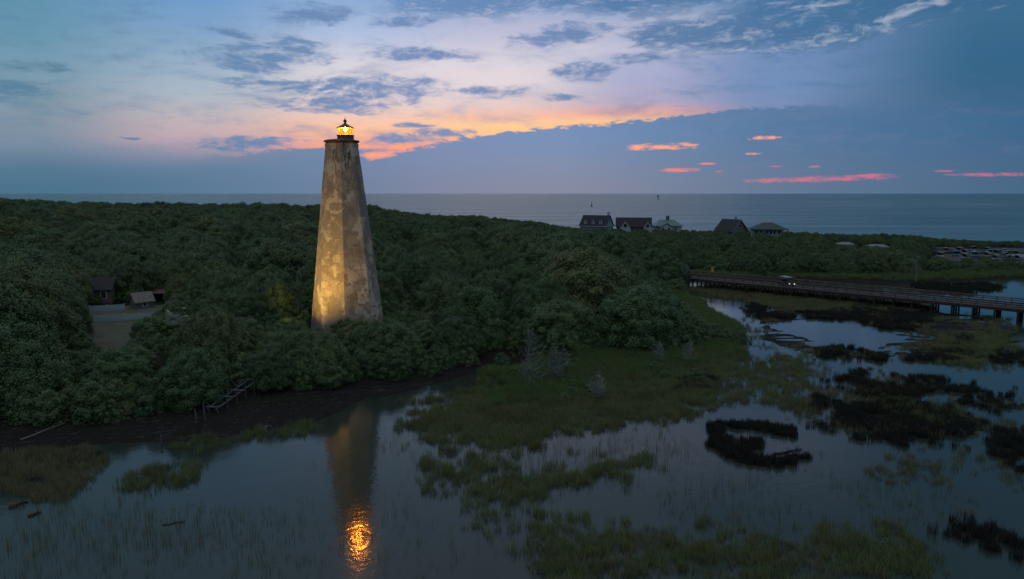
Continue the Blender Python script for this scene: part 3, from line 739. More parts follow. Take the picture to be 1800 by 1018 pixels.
# 2: long dark roof, two front gables
e = house_at('beach_house', 1114, 408, 383, 8.2, R(-8), 'long dark-roofed beach house with a white gable on its left front')
gable_parts(e, -10.0,-4.5,10.0,5.5, 3.4, 8.2, wallg, shing)
w_, r_ = gable_parts(e, -8.4,-6.6,-1.6,0.0, 2.4, 7.2, wallw, shing, 'y', 0.5, -1, ('gable_wall','gable_roof')); window(w_, -5.0,-6.6,3.9,1.5,1.7, 'y', wallg)
w_, r_ = gable_parts(e, 5.6,-6.0,10.4,0.0, 3.6, 7.0, wallw, shing, 'y', 0.5, -1, ('gable_wall','gable_roof')); window(w_, 8.0,-6.0,3.7,1.4,1.5, 'y', wallg)
window(e, 2.0, -4.5, 2.0, 1.2, 1.4)
# 3: teal metal roof
e = house_at('beach_house', 1172, 415, 386, 6.6, R(6), 'low beach house with a pale teal metal roof and central chimney')
MB().box(-7.6,-5,-1,7.6,5,2.9).build('wall', wallw, e); hip_roof(e,-7.6,-5,7.6,5,2.95,6.6,3.2,tealr)
chimney(e, 0.6, 0.2, 6.0, 8.6, 1.8, 1.0, wallg)
gable_parts(e, -6.4,-7.4,1.4,-3.5, 2.4, 4.6, wallw, tealr, 'y', 0.5, -1, ('porch_wall','porch_roof'))
for xx in (-4.5,-1.0, 4.0): window(e, xx, -5.0 if xx > 2 else -7.4, 1.2, 1.2, 1.5)
# 4: brown gable with white bargeboards
e = house_at('beach_house', 1286, 372, 386, 8.6, R(30), 'dark gabled house with pale bargeboards and a thin chimney behind the trees')
gable_parts(e, -6.0,-6.0,6.0,6.0, 2.8, 8.6, wallg, shing, 'y')
MB().add([(-6.7,-6.75,1.9),(-6.7,-6.75,2.4),(0,-6.75,8.95),(0,-6.75,8.35),(6.7,-6.75,2.4),(6.7,-6.75,1.9)], [(0,3,2,1),(3,5,4,2)]).build('bargeboard', wallb, e)
window(e, 0,-6.0,5.4,2.0,1.5); window(e,-2.6,-6.0,2.2,1.4,1.4); window(e,2.6,-6.0,2.2,1.4,1.4)
chimney(e, 5.4, 2.0, 2.0, 9.8, 0.9, 0.9, wallb)
# 5: two-storey hip roof with porches
e = house_at('beach_house', 1349, 345, 391, 9.6, R(-14), 'two-storey pale teal house with a wide hip roof and porch posts')
MB().box(-7.4,-4.6,-1,6.6,5,6.3).build('wall', wallt, e); hip_roof(e,-8.0,-5.4,8.6,5.6,6.4,9.6,6.2,tealdk,1.0)
hip_roof(e,-6.6,-7.6,1.6,-3.6,3.3,4.5,2.6,tealdk,0.5,'porch_roof')
for xx in (-6.6,-3.9,-1.2,1.6): MB().box(xx-.15,-7.6,-1,xx+.15,-7.3,3.05).build('porch_post', whitep, e)
for xx in (7.2, 9.2): MB().box(xx-.15,-5.6,-1,xx+.15,-5.3,6.15).build('porch_post', whitep, e)
MB().box(6.605,-5.6,3.0,9.4,4.6,3.2).build('balcony', whitep, e)
for xx in (-5.6,-3.4,-0.6,1.4,3.0,5.2): window(e, xx,-4.6,4.8,0.95,1.7)
for xx in (-4.4,-1.4,3.6): window(e, xx,-4.6,1.4,1.0,1.8)
dullr = simple('weathered_pale_roof', (0.13,0.15,0.16), 0.7, 0.3, 1.5)
for px_, py_, w, label in ((1486,427,7,'small white building half hidden among the trees left of the car park'), (1541,431,9,'low white roofed building half hidden in trees nearer the car park'), (1796,449,7,'pale tent-roofed building at the far right edge of the car park')):
    Y = 300 if px_ < 1600 else 252
    p_ = at(px_, py_, Y); e = empty('beach_building', (p_.x, p_.y, p_.z-3.6), R(-20), label, 'building'); HOUSES.append((p_.x, p_.y))
    MB().box(-w/2,-2.5,-3,w/2,2.5,3.0).build('wall', wallw if px_ < 1600 else wallg, e); hip_roof(e,-w/2,-2.5,w/2,2.5,3.05,4.0,2.0,dullr,0.4)
    for xx in (-w/4, w/4): window(e, xx,-2.5,1.8,1.0,1.2)
p_ = at(1657, 436, 275); e = empty('beach_pavilion', (p_.x, p_.y, p_.z-4.4), R(-20), 'dark roofed pavilion at the left end of the car park', 'pavilion')
hip_roof(e,-4.5,-3,4.5,3,3.0,4.4,2.5,shing,0.4)
for xx in (-4.3,4.3):
    for yy in (-2.8,2.8): MB().box(xx-.12,yy-.12,-2,xx+.12,yy+.12,2.8).build('post', woodd, e)

# ------------------------------------------------------------------ sea marks
def mark(px_, py_base, hpx):
    x, y = gp(px_, py_base, -0.6); dist = y*cT + CZ*sT
    return x, y, hpx/FPX*dist
x, y, h = mark(1157, 352, 9)
e = empty('sea_beacon', (x, y, -0.6), 0, 'small dark beacon platform on a pile far out at sea', 'beacon')
MB().tube([(0,0,-3),(0,0,h*0.62)], [h*.07,h*.06], 8).build('pile', steel, e); MB().box(-h*.26,-h*.1,h*.62,h*.26,h*.1,h*.72).build('platform', steel, e)
MB().box(-h*.20,-h*.02,h*.72,h*.02,h*.02,h*1.0).build('daymark', steel, e)
x, y, h = mark(1040, 363, 8)
e = empty('sea_buoy', (x, y, -0.6), 0, 'dark buoy with a thin tower floating off the houses', 'buoy')
MB().lathe([(h*.16,-h*.1),(h*.24,0),(h*.22,h*.18),(h*.08,h*.26)], 12).build('float', steel, e); MB().tube([(0,0,h*.2),(0,0,h*.85)], [h*.09,h*.045], 6).build('tower', steel, e)
MB().lathe([(h*.03,h*.85),(h*.08,h*.9),(h*.03,h)], 8).build('lantern', steel, e)

# ------------------------------------------------------------------ left clearing
whitef = simple('pale_blue_white_fence_paint', (0.30,0.42,0.48), 0.6, 0.12)
def strip_fence(name, a, c_, h, label):
    A = Vector((*a, 0)); Bv = Vector((*c_, 0)); L = (Bv-A).length; rz = math.atan2(Bv.y-A.y, Bv.x-A.x); z = min(hz(*a), hz(*c_))
    e = empty(name, (A.x, A.y, z), rz, label, 'fence')
    n = max(2, int(L/2.2)); pmh = MB().box(-.08,-.08,-.6,.08,.08,h+.12).mesh('post', whitef)
    for i in range(n+1): inst('post', pmh, e, (L*i/n, 0, 0))
    nb_ = int(L/0.16); bm_h = MB().box(0,-.115,0.08,0.13,-.085,h).mesh('picket', whitef)
    for i in range(nb_): inst('picket', bm_h, e, (i*0.16, 0, 0))
    for z0 in (0.25, h-0.3): MB().box(0,-.082,z0,L,-.05,z0+.1).build('rail', whitef, e)
strip_fence('picket_fence', gpg(158,548), gpg(219,546), 1.25, 'pale picket fence at the back left of the clearing')
strip_fence('picket_fence', gpg(165,566), gpg(272,561), 1.15, 'long pale picket fence along the front of the clearing')
strip_fence('picket_fence', gpg(232,542), gpg(262,540), 1.2, 'short pale fence beside the gabled shed')
x, y = gpg(250, 541)
e = empty('shed', (x, y, hz(x, y)), R(50), 'small grey gabled shed in the clearing on the left', 'shed'); gable_parts(e,-1.7,-1.4,1.7,1.4,1.4,2.9,wallg,trimm,'x',0.25)
window(e, 0, -1.4, 0.8, 0.7, 0.6); SHED = (x, y)
x, y = gpg(190, 530)
e = empty('cottage', (x, y, hz(x, y)), R(10), 'brick and pale cottage half hidden in dark trees on the left', 'cottage')
gable_parts(e,-2.6,-2.4,1.6,2.4,2.8,4.8,brick,shing,'x',0.3); window(e,0.2,-2.4,1.7,0.9,1.3); COTT = (x, y)
x, y = gpg(283, 528)
e = empty('open_shed', (x, y, hz(x, y)), R(2), 'low red-roofed open shed under the trees on the left', 'shed')
redr = simple('dull_red_roof', (0.10,0.05,0.045), 0.7, 0.2)
MB().add([(-1.6,-1.5,1.6),(1.6,-1.5,1.6),(1.6,1.5,2.3),(-1.6,1.5,2.3),(-1.6,-1.5,1.72),(1.6,-1.5,1.72),(1.6,1.5,2.42),(-1.6,1.5,2.42)], [(0,3,2,1),(4,5,6,7),(0,1,5,4),(1,2,6,5),(2,3,7,6),(3,0,4,7)]).build('roof', redr, e)
for xx in (-1.5,1.5):
    for yy in (-1.4,1.4): MB().box(xx-.08,yy-.08,-.5,xx+.08,yy+.08,1.59+(0.6 if yy > 0 else 0)).build('post', woodd, e)
OSH = (x, y)
# sandy lawn sheet draped on the ground
def drape(name, poly, mat, dz=0.03, step=1.0):
    P = np.array(poly); xs = np.arange(P[:,0].min(), P[:,0].max(), step); ys = np.arange(P[:,1].min(), P[:,1].max(), step)
    XX, YY = np.meshgrid(xs, ys); ZZ = height(XX, YY) + dz
    d = poly_sd(XX + (fbm(XX,YY,0.3)-.5)*2, YY + (fbm(XX+9,YY,0.3)-.5)*2, poly)
    ZZ = ZZ - np.clip(0.15-d*0.15, 0, 0.6)
    idx = np.arange(XX.size).reshape(XX.shape)
    f = np.stack([idx[:-1,:-1].ravel(), idx[:-1,1:].ravel(), idx[1:,1:].ravel(), idx[1:,:-1].ravel()], 1)
    o = bpy.data.objects.new(name, np_mesh(name, np.stack([XX.ravel(),YY.ravel(),ZZ.ravel()],1), f, mat)); COL.objects.link(o); tag(o, kind='structure')
drape('sandy_lawn', [gpg(140,538), gpg(300,534), gpg(290,590), gpg(230,640), gpg(170,640), gpg(120,580)], simple('dry_sandy_grass', (0.050,0.056,0.032), 0.95, 0.25, 0.8, coords='Generated', stretch=(20,20,20)), 0.05)
drape('car_park', [gpg(1640,458), gpg(1830,468), gpg(1830,436), gpg(1640,434)], sand, 0.03, 2.0)

# ------------------------------------------------------------------ trees
def leafy(q, b, col, k, rough=0.45, spec=0.32):
    """diffuse leaf that lets part of the light through"""
    df = b; b.inputs['Roughness'].default_value = rough; b.inputs['Specular IOR Level'].default_value = spec; tl = q.new('ShaderNodeBsdfTranslucent'); mx = q.new('ShaderNodeMixShader'); mx.inputs[0].default_value = k
    q.link(col, df.inputs[0]); q.link(col, tl.inputs[0]); q.link(df.outputs[0], mx.inputs[1]); q.link(tl.outputs[0], mx.inputs[2])
    out = [n for n in q.nt.nodes if n.type == 'OUTPUT_MATERIAL'][0]; q.link(mx.outputs[0], out.inputs[0])
leafm, nt, b = nmat('oak_leaves'); q = N(nt)
oi = q.new('ShaderNodeObjectInfo'); t = q.new('ShaderNodeTexCoord')
nn_ = q.noise(t.outputs['Object'], 0.9, 3, 0.6); ng = q.new('ShaderNodeNewGeometry')
r = q.new('ShaderNodeValToRGB'); q.link(oi.outputs['Random'], r.inputs[0]); el_ = r.color_ramp.elements
for _ in range(3): el_.new(0.5)
for e_, (p_, c_) in zip(el_, [(0.0,(0.020,0.066,0.022,1)), (0.3,(0.052,0.134,0.038,1)), (0.5,(0.096,0.168,0.052,1)), (0.75,(0.034,0.108,0.040,1)), (1.0,(0.135,0.168,0.050,1))]): e_.position = p_; e_.color = c_
lc = q.mix(q.rng(nn_, 0.36, 0.64, 0.0, 0.65), r.outputs[0], (0.018,0.046,0.018,1))
lc = q.mix(q.math('MULTIPLY', ng.outputs['Random Per Island'], 0.42), lc, (0.138,0.205,0.070,1))
leafy(q, b, lc, 0.10)
bark = simple('grey_brown_bark', (0.07,0.06,0.05), 0.9, 0.4, 3.0, 0.4)
silver = simple('bleached_dead_wood', (0.20,0.215,0.205), 0.9, 0.25, 3.0)
def leaf_quads(C, Nn, size, rg):
    """quads at centres C facing roughly Nn"""
    n = len(C)
    nrm_ = Nn + rg.normal(0, 0.34, (n,3)); nrm_ /= np.linalg.norm(nrm_, axis=1)[:,None] + 1e-9
    rnd = rg.normal(0, 1, (n,3)); a = np.cross(nrm_, rnd); a /= np.linalg.norm(a, axis=1)[:,None] + 1e-9
    b_ = np.cross(nrm_, a); s_ = (size*rg.uniform(0.6, 1.35, n))[:,None]; s2 = s_*rg.uniform(0.5,0.8,n)[:,None]
    droop = nrm_*s_*0.25
    V = np.stack([C - a*s_*0.5 - droop*0.6, C - b_*s2*0.5, C + a*s_*0.5 - droop*0.6, C + b_*s2*0.5], 1).reshape(-1,3)
    F = np.arange(4*n).reshape(-1,4); return V, F
def dome_crown(seed, rad_, z0, z1, npuff, nleaf, size, lump=0.16):
    """a broad dome (with a few shouldering lobes) covered in small leafy billows"""
    rg = np.random.default_rng(seed); C = []; Nm = []
    H = z1-z0
    lobes = [(0, 0, 0.80, 1.0)]
    for k in range(4):
        a = k*1.57 + rg.uniform(-.6,.6); lobes.append((math.cos(a)*0.46, math.sin(a)*0.46, rg.uniform(0.44,0.60), rg.uniform(0.58,0.86)))
    wts = np.array([0.40,0.15,0.15,0.15,0.15]); k = 0
    while k < npuff:
        lx, ly, lr, lh = lobes[rg.choice(5, p=wts)]
        th = rg.uniform(0, 2*math.pi); u_ = rg.uniform(-0.05, 1.0); rr = math.sqrt(max(0, 1-u_*u_))*lr*rg.uniform(0.86,1.06)
        x, y, zz = lx+math.cos(th)*rr, ly+math.sin(th)*rr, u_*lh*rg.uniform(0.9,1.02)
        if any((x-a)**2+(y-b_)**2 < (r_*0.80)**2*(1-min(1,max(0,zz)/h_)**2) for a, b_, r_, h_ in lobes if (a, b_) != (lx, ly) and zz < h_): continue
        k += 1
        pr = rad_*lump*rg.uniform(0.55,1.35); n = int(nleaf*0.74/npuff*rg.uniform(0.6,1.4))
        out = np.array([math.cos(th)*math.sqrt(1-u_*u_)*1.0, math.sin(th)*math.sqrt(1-u_*u_)*1.0, u_*0.9+0.1])
        d = rg.normal(0,1,(n,3)) + out*0.75; d /= np.linalg.norm(d, axis=1)[:,None]
        r2 = pr*rg.uniform(0.15,1.0,n)**0.5*(1+0.45*(rg.random(n) < 0.12))
        P = np.array([x*rad_, y*rad_, z0 + H*0.95*max(0.0, zz)]) + d*r2[:,None]; C.append(P); Nm.append(d*0.55 + out*0.45 + np.array([0,0,0.30]))
    for lx, ly, lr, lh in lobes:            # loose leaves filling between the billows
        n = int(nleaf*0.26*(0.4 if lr == lobes[0][2] else 0.15))
        th = rg.uniform(0,6.2832,n); u_ = rg.uniform(-0.1,1,n); q_ = np.sqrt(1-u_*u_)*lr; rr = q_*rg.uniform(0.80,1.10,n)
        C.append(np.stack([(lx+np.cos(th)*rr)*rad_, (ly+np.sin(th)*rr)*rad_, z0+H*0.95*np.maximum(0,u_*lh*rg.uniform(0.82,1.08,n))],1)); Nm.append(np.stack([np.cos(th)*q_,np.sin(th)*q_,u_+.2],1))
    C = np.concatenate(C); Nm = np.concatenate(Nm); ok = C[:,2] > 0.05
    return leaf_quads(C[ok], Nm[ok], size, rg)
def trunk_mb(seed, h, rad_, nl=6, r0=0.32):
    rg = random.Random(seed); mb = MB(); ht = h*0.36
    mb.tube([(0,0,-0.6),(rg.uniform(-.1,.1),0,ht*0.5),(rg.uniform(-.3,.3),rg.uniform(-.3,.3),ht)], [r0*1.3,r0,r0*0.8], 8)
    for k in range(nl):
        a = 2*math.pi*k/nl + rg.uniform(-.4,.4); L = rad_*rg.uniform(.6,.85); zt = h*rg.uniform(.6,.85)
        p0 = Vector((0,0,ht*rg.uniform(.7,1))); p3 = Vector((math.cos(a)*L, math.sin(a)*L, zt))
        m1 = p0.lerp(p3,.4)+Vector((rg.uniform(-.5,.5),rg.uniform(-.5,.5),rg.uniform(-.2,.6))); m2 = p0.lerp(p3,.75)+Vector((rg.uniform(-.4,.4),rg.uniform(-.4,.4),.2))
        mb.tube([p0,m1,m2,p3],[r0*.6,r0*.42,r0*.25,r0*.08],6)
    return mb
OAK = []
for k in range(6):
    V, F = dome_crown(100+k, 7.0, 1.0, 9.6, 190, 66000, 0.215, 0.135)
    OAK.append((np_mesh('oak_crown', V, F, leafm, False), trunk_mb(200+k, 9.6, 7.0).mesh('oak_trunk', bark, True)))
BUSH = []
for k in range(4):
    V, F = dome_crown(300+k, 2.3, 0.2, 4.4, 60, 12000, 0.15, 0.20)
    BUSH.append((np_mesh('bush_crown', V, F, leafm, False), trunk_mb(400+k, 4.2, 2.0, 7, 0.10).mesh('bush_stems', bark, True)))

FOREST = [gp(*p) for p in [(-330,778),(0,752),(130,747),(260,738),(335,728),(385,705),(480,694),(580,690),(700,668),(800,648),(880,622),(960,628),(1060,628),(1150,618),(1230,610),(1298,598),(1303,584),(1272,557),(1232,534),(1203,513),(1182,499),(1168,490)]] + \
         [gp(*p) for p in [(1180,470),(1215,478),(1290,486),(1450,490),(1600,488),(1680,484),(1850,480),(2100,478)]] + [(420,245),(296,318),(256,342),(150,403),(46,482),(-104,602),(-254,694),(-500,792),(-800,700),(-700,60)]
CLEAR = [gpg(150,536), gpg(290,533), gpg(280,580), gpg(232,620), gpg(182,620), gpg(140,575)]
PKP = [gpg(1640,456), gpg(1830,466), gpg(1830,437), gpg(1640,434)]
SKYX = [-400,0,60,120,200,300,400,480,540,600,650,700,760,850,900,960,1000,1020,1400,1440,1500,1560,1650,1720,1800,2200]
SKYY = [346,347,349,354,358,358,360,356,360,361,358,372,380,382,388,394,402,404,410,412,416,413,422,426,428,430]
NEARX = [1040,1100,1150,1168,1200,1225,1250,1300]; NEARY = [412,436,466,480,514,528,545,578]
WIN = [(540,674,558,112.5), (166,207,604,112), (207,236,588,112), (236,266,572,112), (266,280,560,112), (184,203,506,140), (238,262,540,150), (266,290,525,150),
       (1018,1082,394,425), (1083,1146,396,412), (1146,1202,391,420), (1256,1312,396,380), (1313,1388,414,352), (1468,1500,433,345), (1518,1568,437,345), (1640,1830,457,330), (1160,1196,486,176)]
def top_cap(x, y, Rr):
    """tallest z a crown at x, y may reach before it hides what the photograph shows behind it"""
    z = 99.0; D = math.hypot(x, y)
    def zline(py_):
        d = ray(proj(x, y, 5)[0], py_); return CZ + d[2]*(y/d[1])
    c = proj(x, y, 6)[0]; w = FPX*Rr/(y*cT+2.5)
    for xx in (c-w*0.6, c, c+w*0.6):
        z = min(z, zline(float(np.interp(xx, SKYX, SKYY))))
        if D < 170 and xx > 1040: z = min(z, zline(float(np.interp(xx, NEARX, NEARY))))
    for x0, x1, yy, dist in WIN:
        if c+w*0.8 > x0 and c-w*0.8 < x1 and D < dist: z = min(z, zline(yy))
    return z
pts = []
cell = {}
def try_add(x, y, r_):
    k0, k1 = int(x//8), int(y//8)
    for i in (-1,0,1):
        for j in (-1,0,1):
            for (a, b2, r2) in cell.get((k0+i, k1+j), ()):
                if (a-x)**2 + (b2-y)**2 < (0.5*(r_+r2))**2: return False
    cell.setdefault((k0, k1), []).append((x, y, r_)); return True
rs = np.random.default_rng(3)
NC = 26000
D_ = 40 + 720*np.sqrt(rs.random(NC))*rs.random(NC)**0.25; A_ = rs.uniform(-0.70, 0.70, NC)
cx_, cy_ = D_*np.sin(A_), D_*np.cos(A_)
sdF = poly_sd(cx_, cy_, FOREST); sdC = poly_sd(cx_, cy_, CLEAR); sdP = poly_sd(cx_, cy_, PKP)
hg = height(cx_, cy_)
TREES = []
for i in range(NC):
    x, y, D = cx_[i], cy_[i], D_[i]
    if sdF[i] < 0 or sdC[i] > -1.5 or sdP[i] > -1: continue
    if math.hypot(x-TX, y-TY) < 8.6 or math.hypot(x-FX, y-FY) < 2.2: continue
    # keep the beam between the floodlight and the wall open
    tt = ((x-FX)*-fd.x + (y-FY)*-fd.y)
    beam = abs((x-FX)*fd.y - (y-FY)*fd.x)
    inb = -4 < tt < 17 and beam < 7.5
    if inb and beam < 1.6 and tt < 3: continue
    if any(math.hypot(x-a, y-b2) < 7.5 for a, b2 in HOUSES) or any(math.hypot(x-a, y-b2) < 3.6 for a, b2 in (COTT, OSH, SHED)): continue
    if min((Vector((x, y))-p_).length for p_ in ROAD) < 4.6: continue
    right = x > 40 and y > 165
    big = rs.random() < 0.45
    H = (rs.uniform(4.6,8.0) if right else (rs.uniform(9.8,13.2) if big else rs.uniform(6.0,9.0)))
    if right and y > 300: H = rs.uniform(3.5,6.5)
    Rr = H*(0.68 if big and not right else 0.54)*rs.uniform(0.85,1.12)
    pxc = proj(x, y, 8)[0]
    if not right and 700 < pxc < 1060 and 95 < D < 185: H *= 1.12; Rr *= 1.28
    if not right and pxc < 560 and D > 125: Rr *= 1.15
    H *= 0.70 + 0.30*min(1, sdF[i]/9.0)
    c = top_cap(x, y, Rr)
    H = min(H, c - hg[i] - (rs.uniform(0,0.8) if D < 250 else rs.uniform(-1.5,2.8)))
    if H < 1.6: continue
    if inb: H = min(H, 3.6 if tt > -1 else 5.0)
    Rr = min(Rr, H*0.86)
    if math.hypot(x-TX, y-TY) < 6.4 + 0.85*Rr: continue
    sp = Rr*1.42
    if not try_add(x, y, sp): continue
    TREES.append((D, x, y, hg[i], H, Rr))
# low shrubs skirting the edges of the wood
NE = 9000
D2 = 45 + 160*np.sqrt(rs.random(NE)); A2_ = rs.uniform(-0.70,0.70,NE); ex, ey = D2*np.sin(A2_), D2*np.cos(A2_)
sE = poly_sd(ex, ey, FOREST); sC2 = poly_sd(ex, ey, CLEAR); hE = height(ex, ey)
SHR = []; cell2 = {}
for i in range(NE):
    x, y = ex[i], ey[i]
    if not (-1.2 < sE[i] < 3.5 or (math.hypot(x-TX, y-TY) < 16 and math.hypot(x-TX, y-TY) > 7.2) or (-4 < sC2[i] < -0.8)): continue
    if math.hypot(x-FX, y-FY) < 2.0 or min((Vector((x, y))-p_).length for p_ in ROAD) < 4.4: continue
    tt = ((x-FX)*-fd.x + (y-FY)*-fd.y)
    inbeam = -1 < tt < 17 and abs((x-FX)*fd.y - (y-FY)*fd.x) < 4.5
    H = rs.uniform(2.0,4.2); 
    if inbeam or math.hypot(x-FX, y-FY) < 3.0: H = min(H, 3.0)
    H = min(H, top_cap(x, y, H*0.5) - hE[i] - rs.uniform(0,0.4))
    if H < 0.9: continue
    key = (int(x//1.9), int(y//1.9))
    if key in cell2: continue
    cell2[key] = 1; SHR.append((math.hypot(x,y), x, y, hE[i], H, H*0.55))
for k in range(46):
    px_ = rs.uniform(880, 1300); py_ = rs.uniform(632, 672) if rs.random() < 0.7 else rs.uniform(660, 705)
    x, y = gp(px_, py_, 0.2); h_ = hz(x, y)
    if h_ < -0.05: continue
    H = rs.uniform(0.7, 1.7); SHR.append((math.hypot(x, y), x, y, h_, H, H*0.75))
TREES.sort(); SHR.sort()
def zone(x, y):
    px_ = proj(x, y, 6)[0]; D = math.hypot(x, y)
    if x > 40 and y > 165: return ('low bushy tree in the wood behind the bridge', 'trees behind the bridge')
    if px_ < 545:
        if px_ < 165 and D < 125: return ('dark evergreen oak in the near wood left of the clearing', 'trees left of the clearing')
        if D < 102: return ('dark evergreen oak along the bank between clearing and lighthouse', 'trees on the left bank')
        if D < 145: return ('evergreen oak in the middle wood left of the lighthouse', 'trees in the left middle wood')
        return ('round-topped evergreen oak in the far left canopy behind the cottage', 'trees in the far left canopy')
    if px_ < 700 and y < TY: return ('low evergreen oak hiding the foot of the lighthouse', 'trees at the foot of the lighthouse')
    if D < 112: return ('evergreen oak in the front row behind the green meadow', 'trees behind the meadow')
    if D < 145: return ('round-topped evergreen oak in the middle of the right wood', 'trees in the right middle wood')
    return ('round-topped evergreen oak in the far canopy right of the lighthouse', 'trees in the far right canopy')
def place(kind, protos, D, x, y, z, H, Rr, base_h, base_r, label, group):
    k = rs.integers(len(protos)); cr_, tk = protos[k]
    e = empty(kind, (x, y, z-0.15), rs.uniform(0, 6.28), label, 'tree' if kind == 'oak_tree' else 'shrub', group)
    s_ = (Rr/base_r, Rr/base_r*rs.uniform(0.9,1.1), H/base_h)
    inst('trunk' if kind == 'oak_tree' else 'stem', tk, e, scl=s_); inst('crown', cr_, e, scl=s_)
vis_t = []
for t_ in TREES: vis_t.append(t_)
near = vis_t[:300]; rest = vis_t[300:]
for t_ in near: place('oak_tree', OAK, *t_, 9.6, 7.0, *zone(t_[1], t_[2]))
for t_ in SHR[:220]:
    px_ = proj(t_[1], t_[2], 2)[0]
    lab = ('leafy green shrub at the edge of the left wood', 'shrubs edging the left wood') if px_ < 545 else (('leafy green shrub near the foot of the lighthouse', 'shrubs near the lighthouse') if px_ < 720 else ('leafy green shrub edging the right wood by the marsh', 'shrubs edging the right wood'))
    place('shrub', BUSH, *t_, 4.4, 2.3, *lab)
print('TREES', len(TREES), 'SHRUBS', len(SHR))

def scatter(name, protos, P, rotz, scl, idx, label, cat, tilt=None):
    """one 'stuff' object: a point cloud with instances of the given meshes"""
    coll = bpy.data.collections.new(name+'_kinds')
    for k, m in enumerate(protos):
        po = bpy.data.objects.new('%s_%02d' % (name, k), m); coll.objects.link(po)
    me = bpy.data.meshes.new(name); me.vertices.add(len(P)); me.vertices.foreach_set('co', np.asarray(P, np.float32).ravel())
    rot = np.zeros((len(P),3), np.float32); rot[:,2] = rotz
    if tilt is not None: rot[:,:2] = tilt
    for nm_, ty, dat in (('rot','FLOAT_VECTOR',rot), ('scl','FLOAT_VECTOR',np.asarray(scl, np.float32))):
        a = me.attributes.new(nm_, ty, 'POINT'); a.data.foreach_set('vector', dat.ravel())
    a = me.attributes.new('idx', 'INT', 'POINT'); a.data.foreach_set('value', np.asarray(idx, np.int32))
    me.update(); o = bpy.data.objects.new(name, me); COL.objects.link(o); tag(o, label, cat, kind='stuff')
    g = bpy.data.node_groups.new(name, 'GeometryNodeTree')
    g.interface.new_socket('Geometry', in_out='INPUT', socket_type='NodeSocketGeometry'); g.interface.new_socket('Geometry', in_out='OUTPUT', socket_type='NodeSocketGeometry')
    gi = g.nodes.new('NodeGroupInput'); go = g.nodes.new('NodeGroupOutput'); ip = g.nodes.new('GeometryNodeInstanceOnPoints'); ci = g.nodes.new('GeometryNodeCollectionInfo')
    ci.inputs['Collection'].default_value = coll; ci.inputs['Separate Children'].default_value = True; ci.inputs['Reset Children'].default_value = True
    def attr(nm_, ty):
        n_ = g.nodes.new('GeometryNodeInputNamedAttribute'); n_.data_type = ty; n_.inputs['Name'].default_value = nm_; return n_.outputs['Attribute']
    g.links.new(gi.outputs[0], ip.inputs['Points']); g.links.new(ci.outputs[0], ip.inputs['Instance']); ip.inputs['Pick Instance'].default_value = True
    g.links.new(attr('idx','INT'), ip.inputs['Instance Index'])
    er_ = g.nodes.new('FunctionNodeEulerToRotation'); g.links.new(attr('rot','FLOAT_VECTOR'), er_.inputs[0]); g.links.new(er_.outputs[0], ip.inputs['Rotation'])
    g.links.new(attr('scl','FLOAT_VECTOR'), ip.inputs['Scale']); g.links.new(ip.outputs[0], go.inputs[0])
    md_ = o.modifiers.new('scatter', 'NODES'); md_.node_group = g
    return o
def joined(cr_, tk):
    bm = bmesh.new(); bm.from_mesh(cr_); bm.from_mesh(tk); n1_ = len(cr_.polygons)
    m = bpy.data.meshes.new('far_tree'); 
    for i, f in enumerate(bm.faces): f.material_index = 0 if i < n1_ else 1
    bm.to_mesh(m); bm.free(); m.materials.append(leafm); m.materials.append(bark); return m
if rest:
    FO = [joined(*p_) for p_ in OAK[:5]]
    T = np.array(rest); n = len(T)
    scatter('distant_woodland', FO, np.stack([T[:,1],T[:,2],T[:,3]-0.15],1), rs.uniform(0,6.28,n), np.stack([T[:,5]/7.0,T[:,5]/7.0,T[:,4]/9.6],1), rs.integers(0,5,n), 'dense dark green woodland stretching back to the sea', 'woodland')
if len(SHR) > 220:
    FB = [joined(*p_) for p_ in BUSH]; T = np.array(SHR[220:]); n = len(T)
    scatter('undergrowth', FB, np.stack([T[:,1],T[:,2],T[:,3]-0.15],1), rs.uniform(0,6.28,n), np.stack([T[:,5]/2.3,T[:,5]/2.3,T[:,4]/4.4],1), rs.integers(0,4,n), 'dark leafy undergrowth along the wood edges', 'undergrowth')

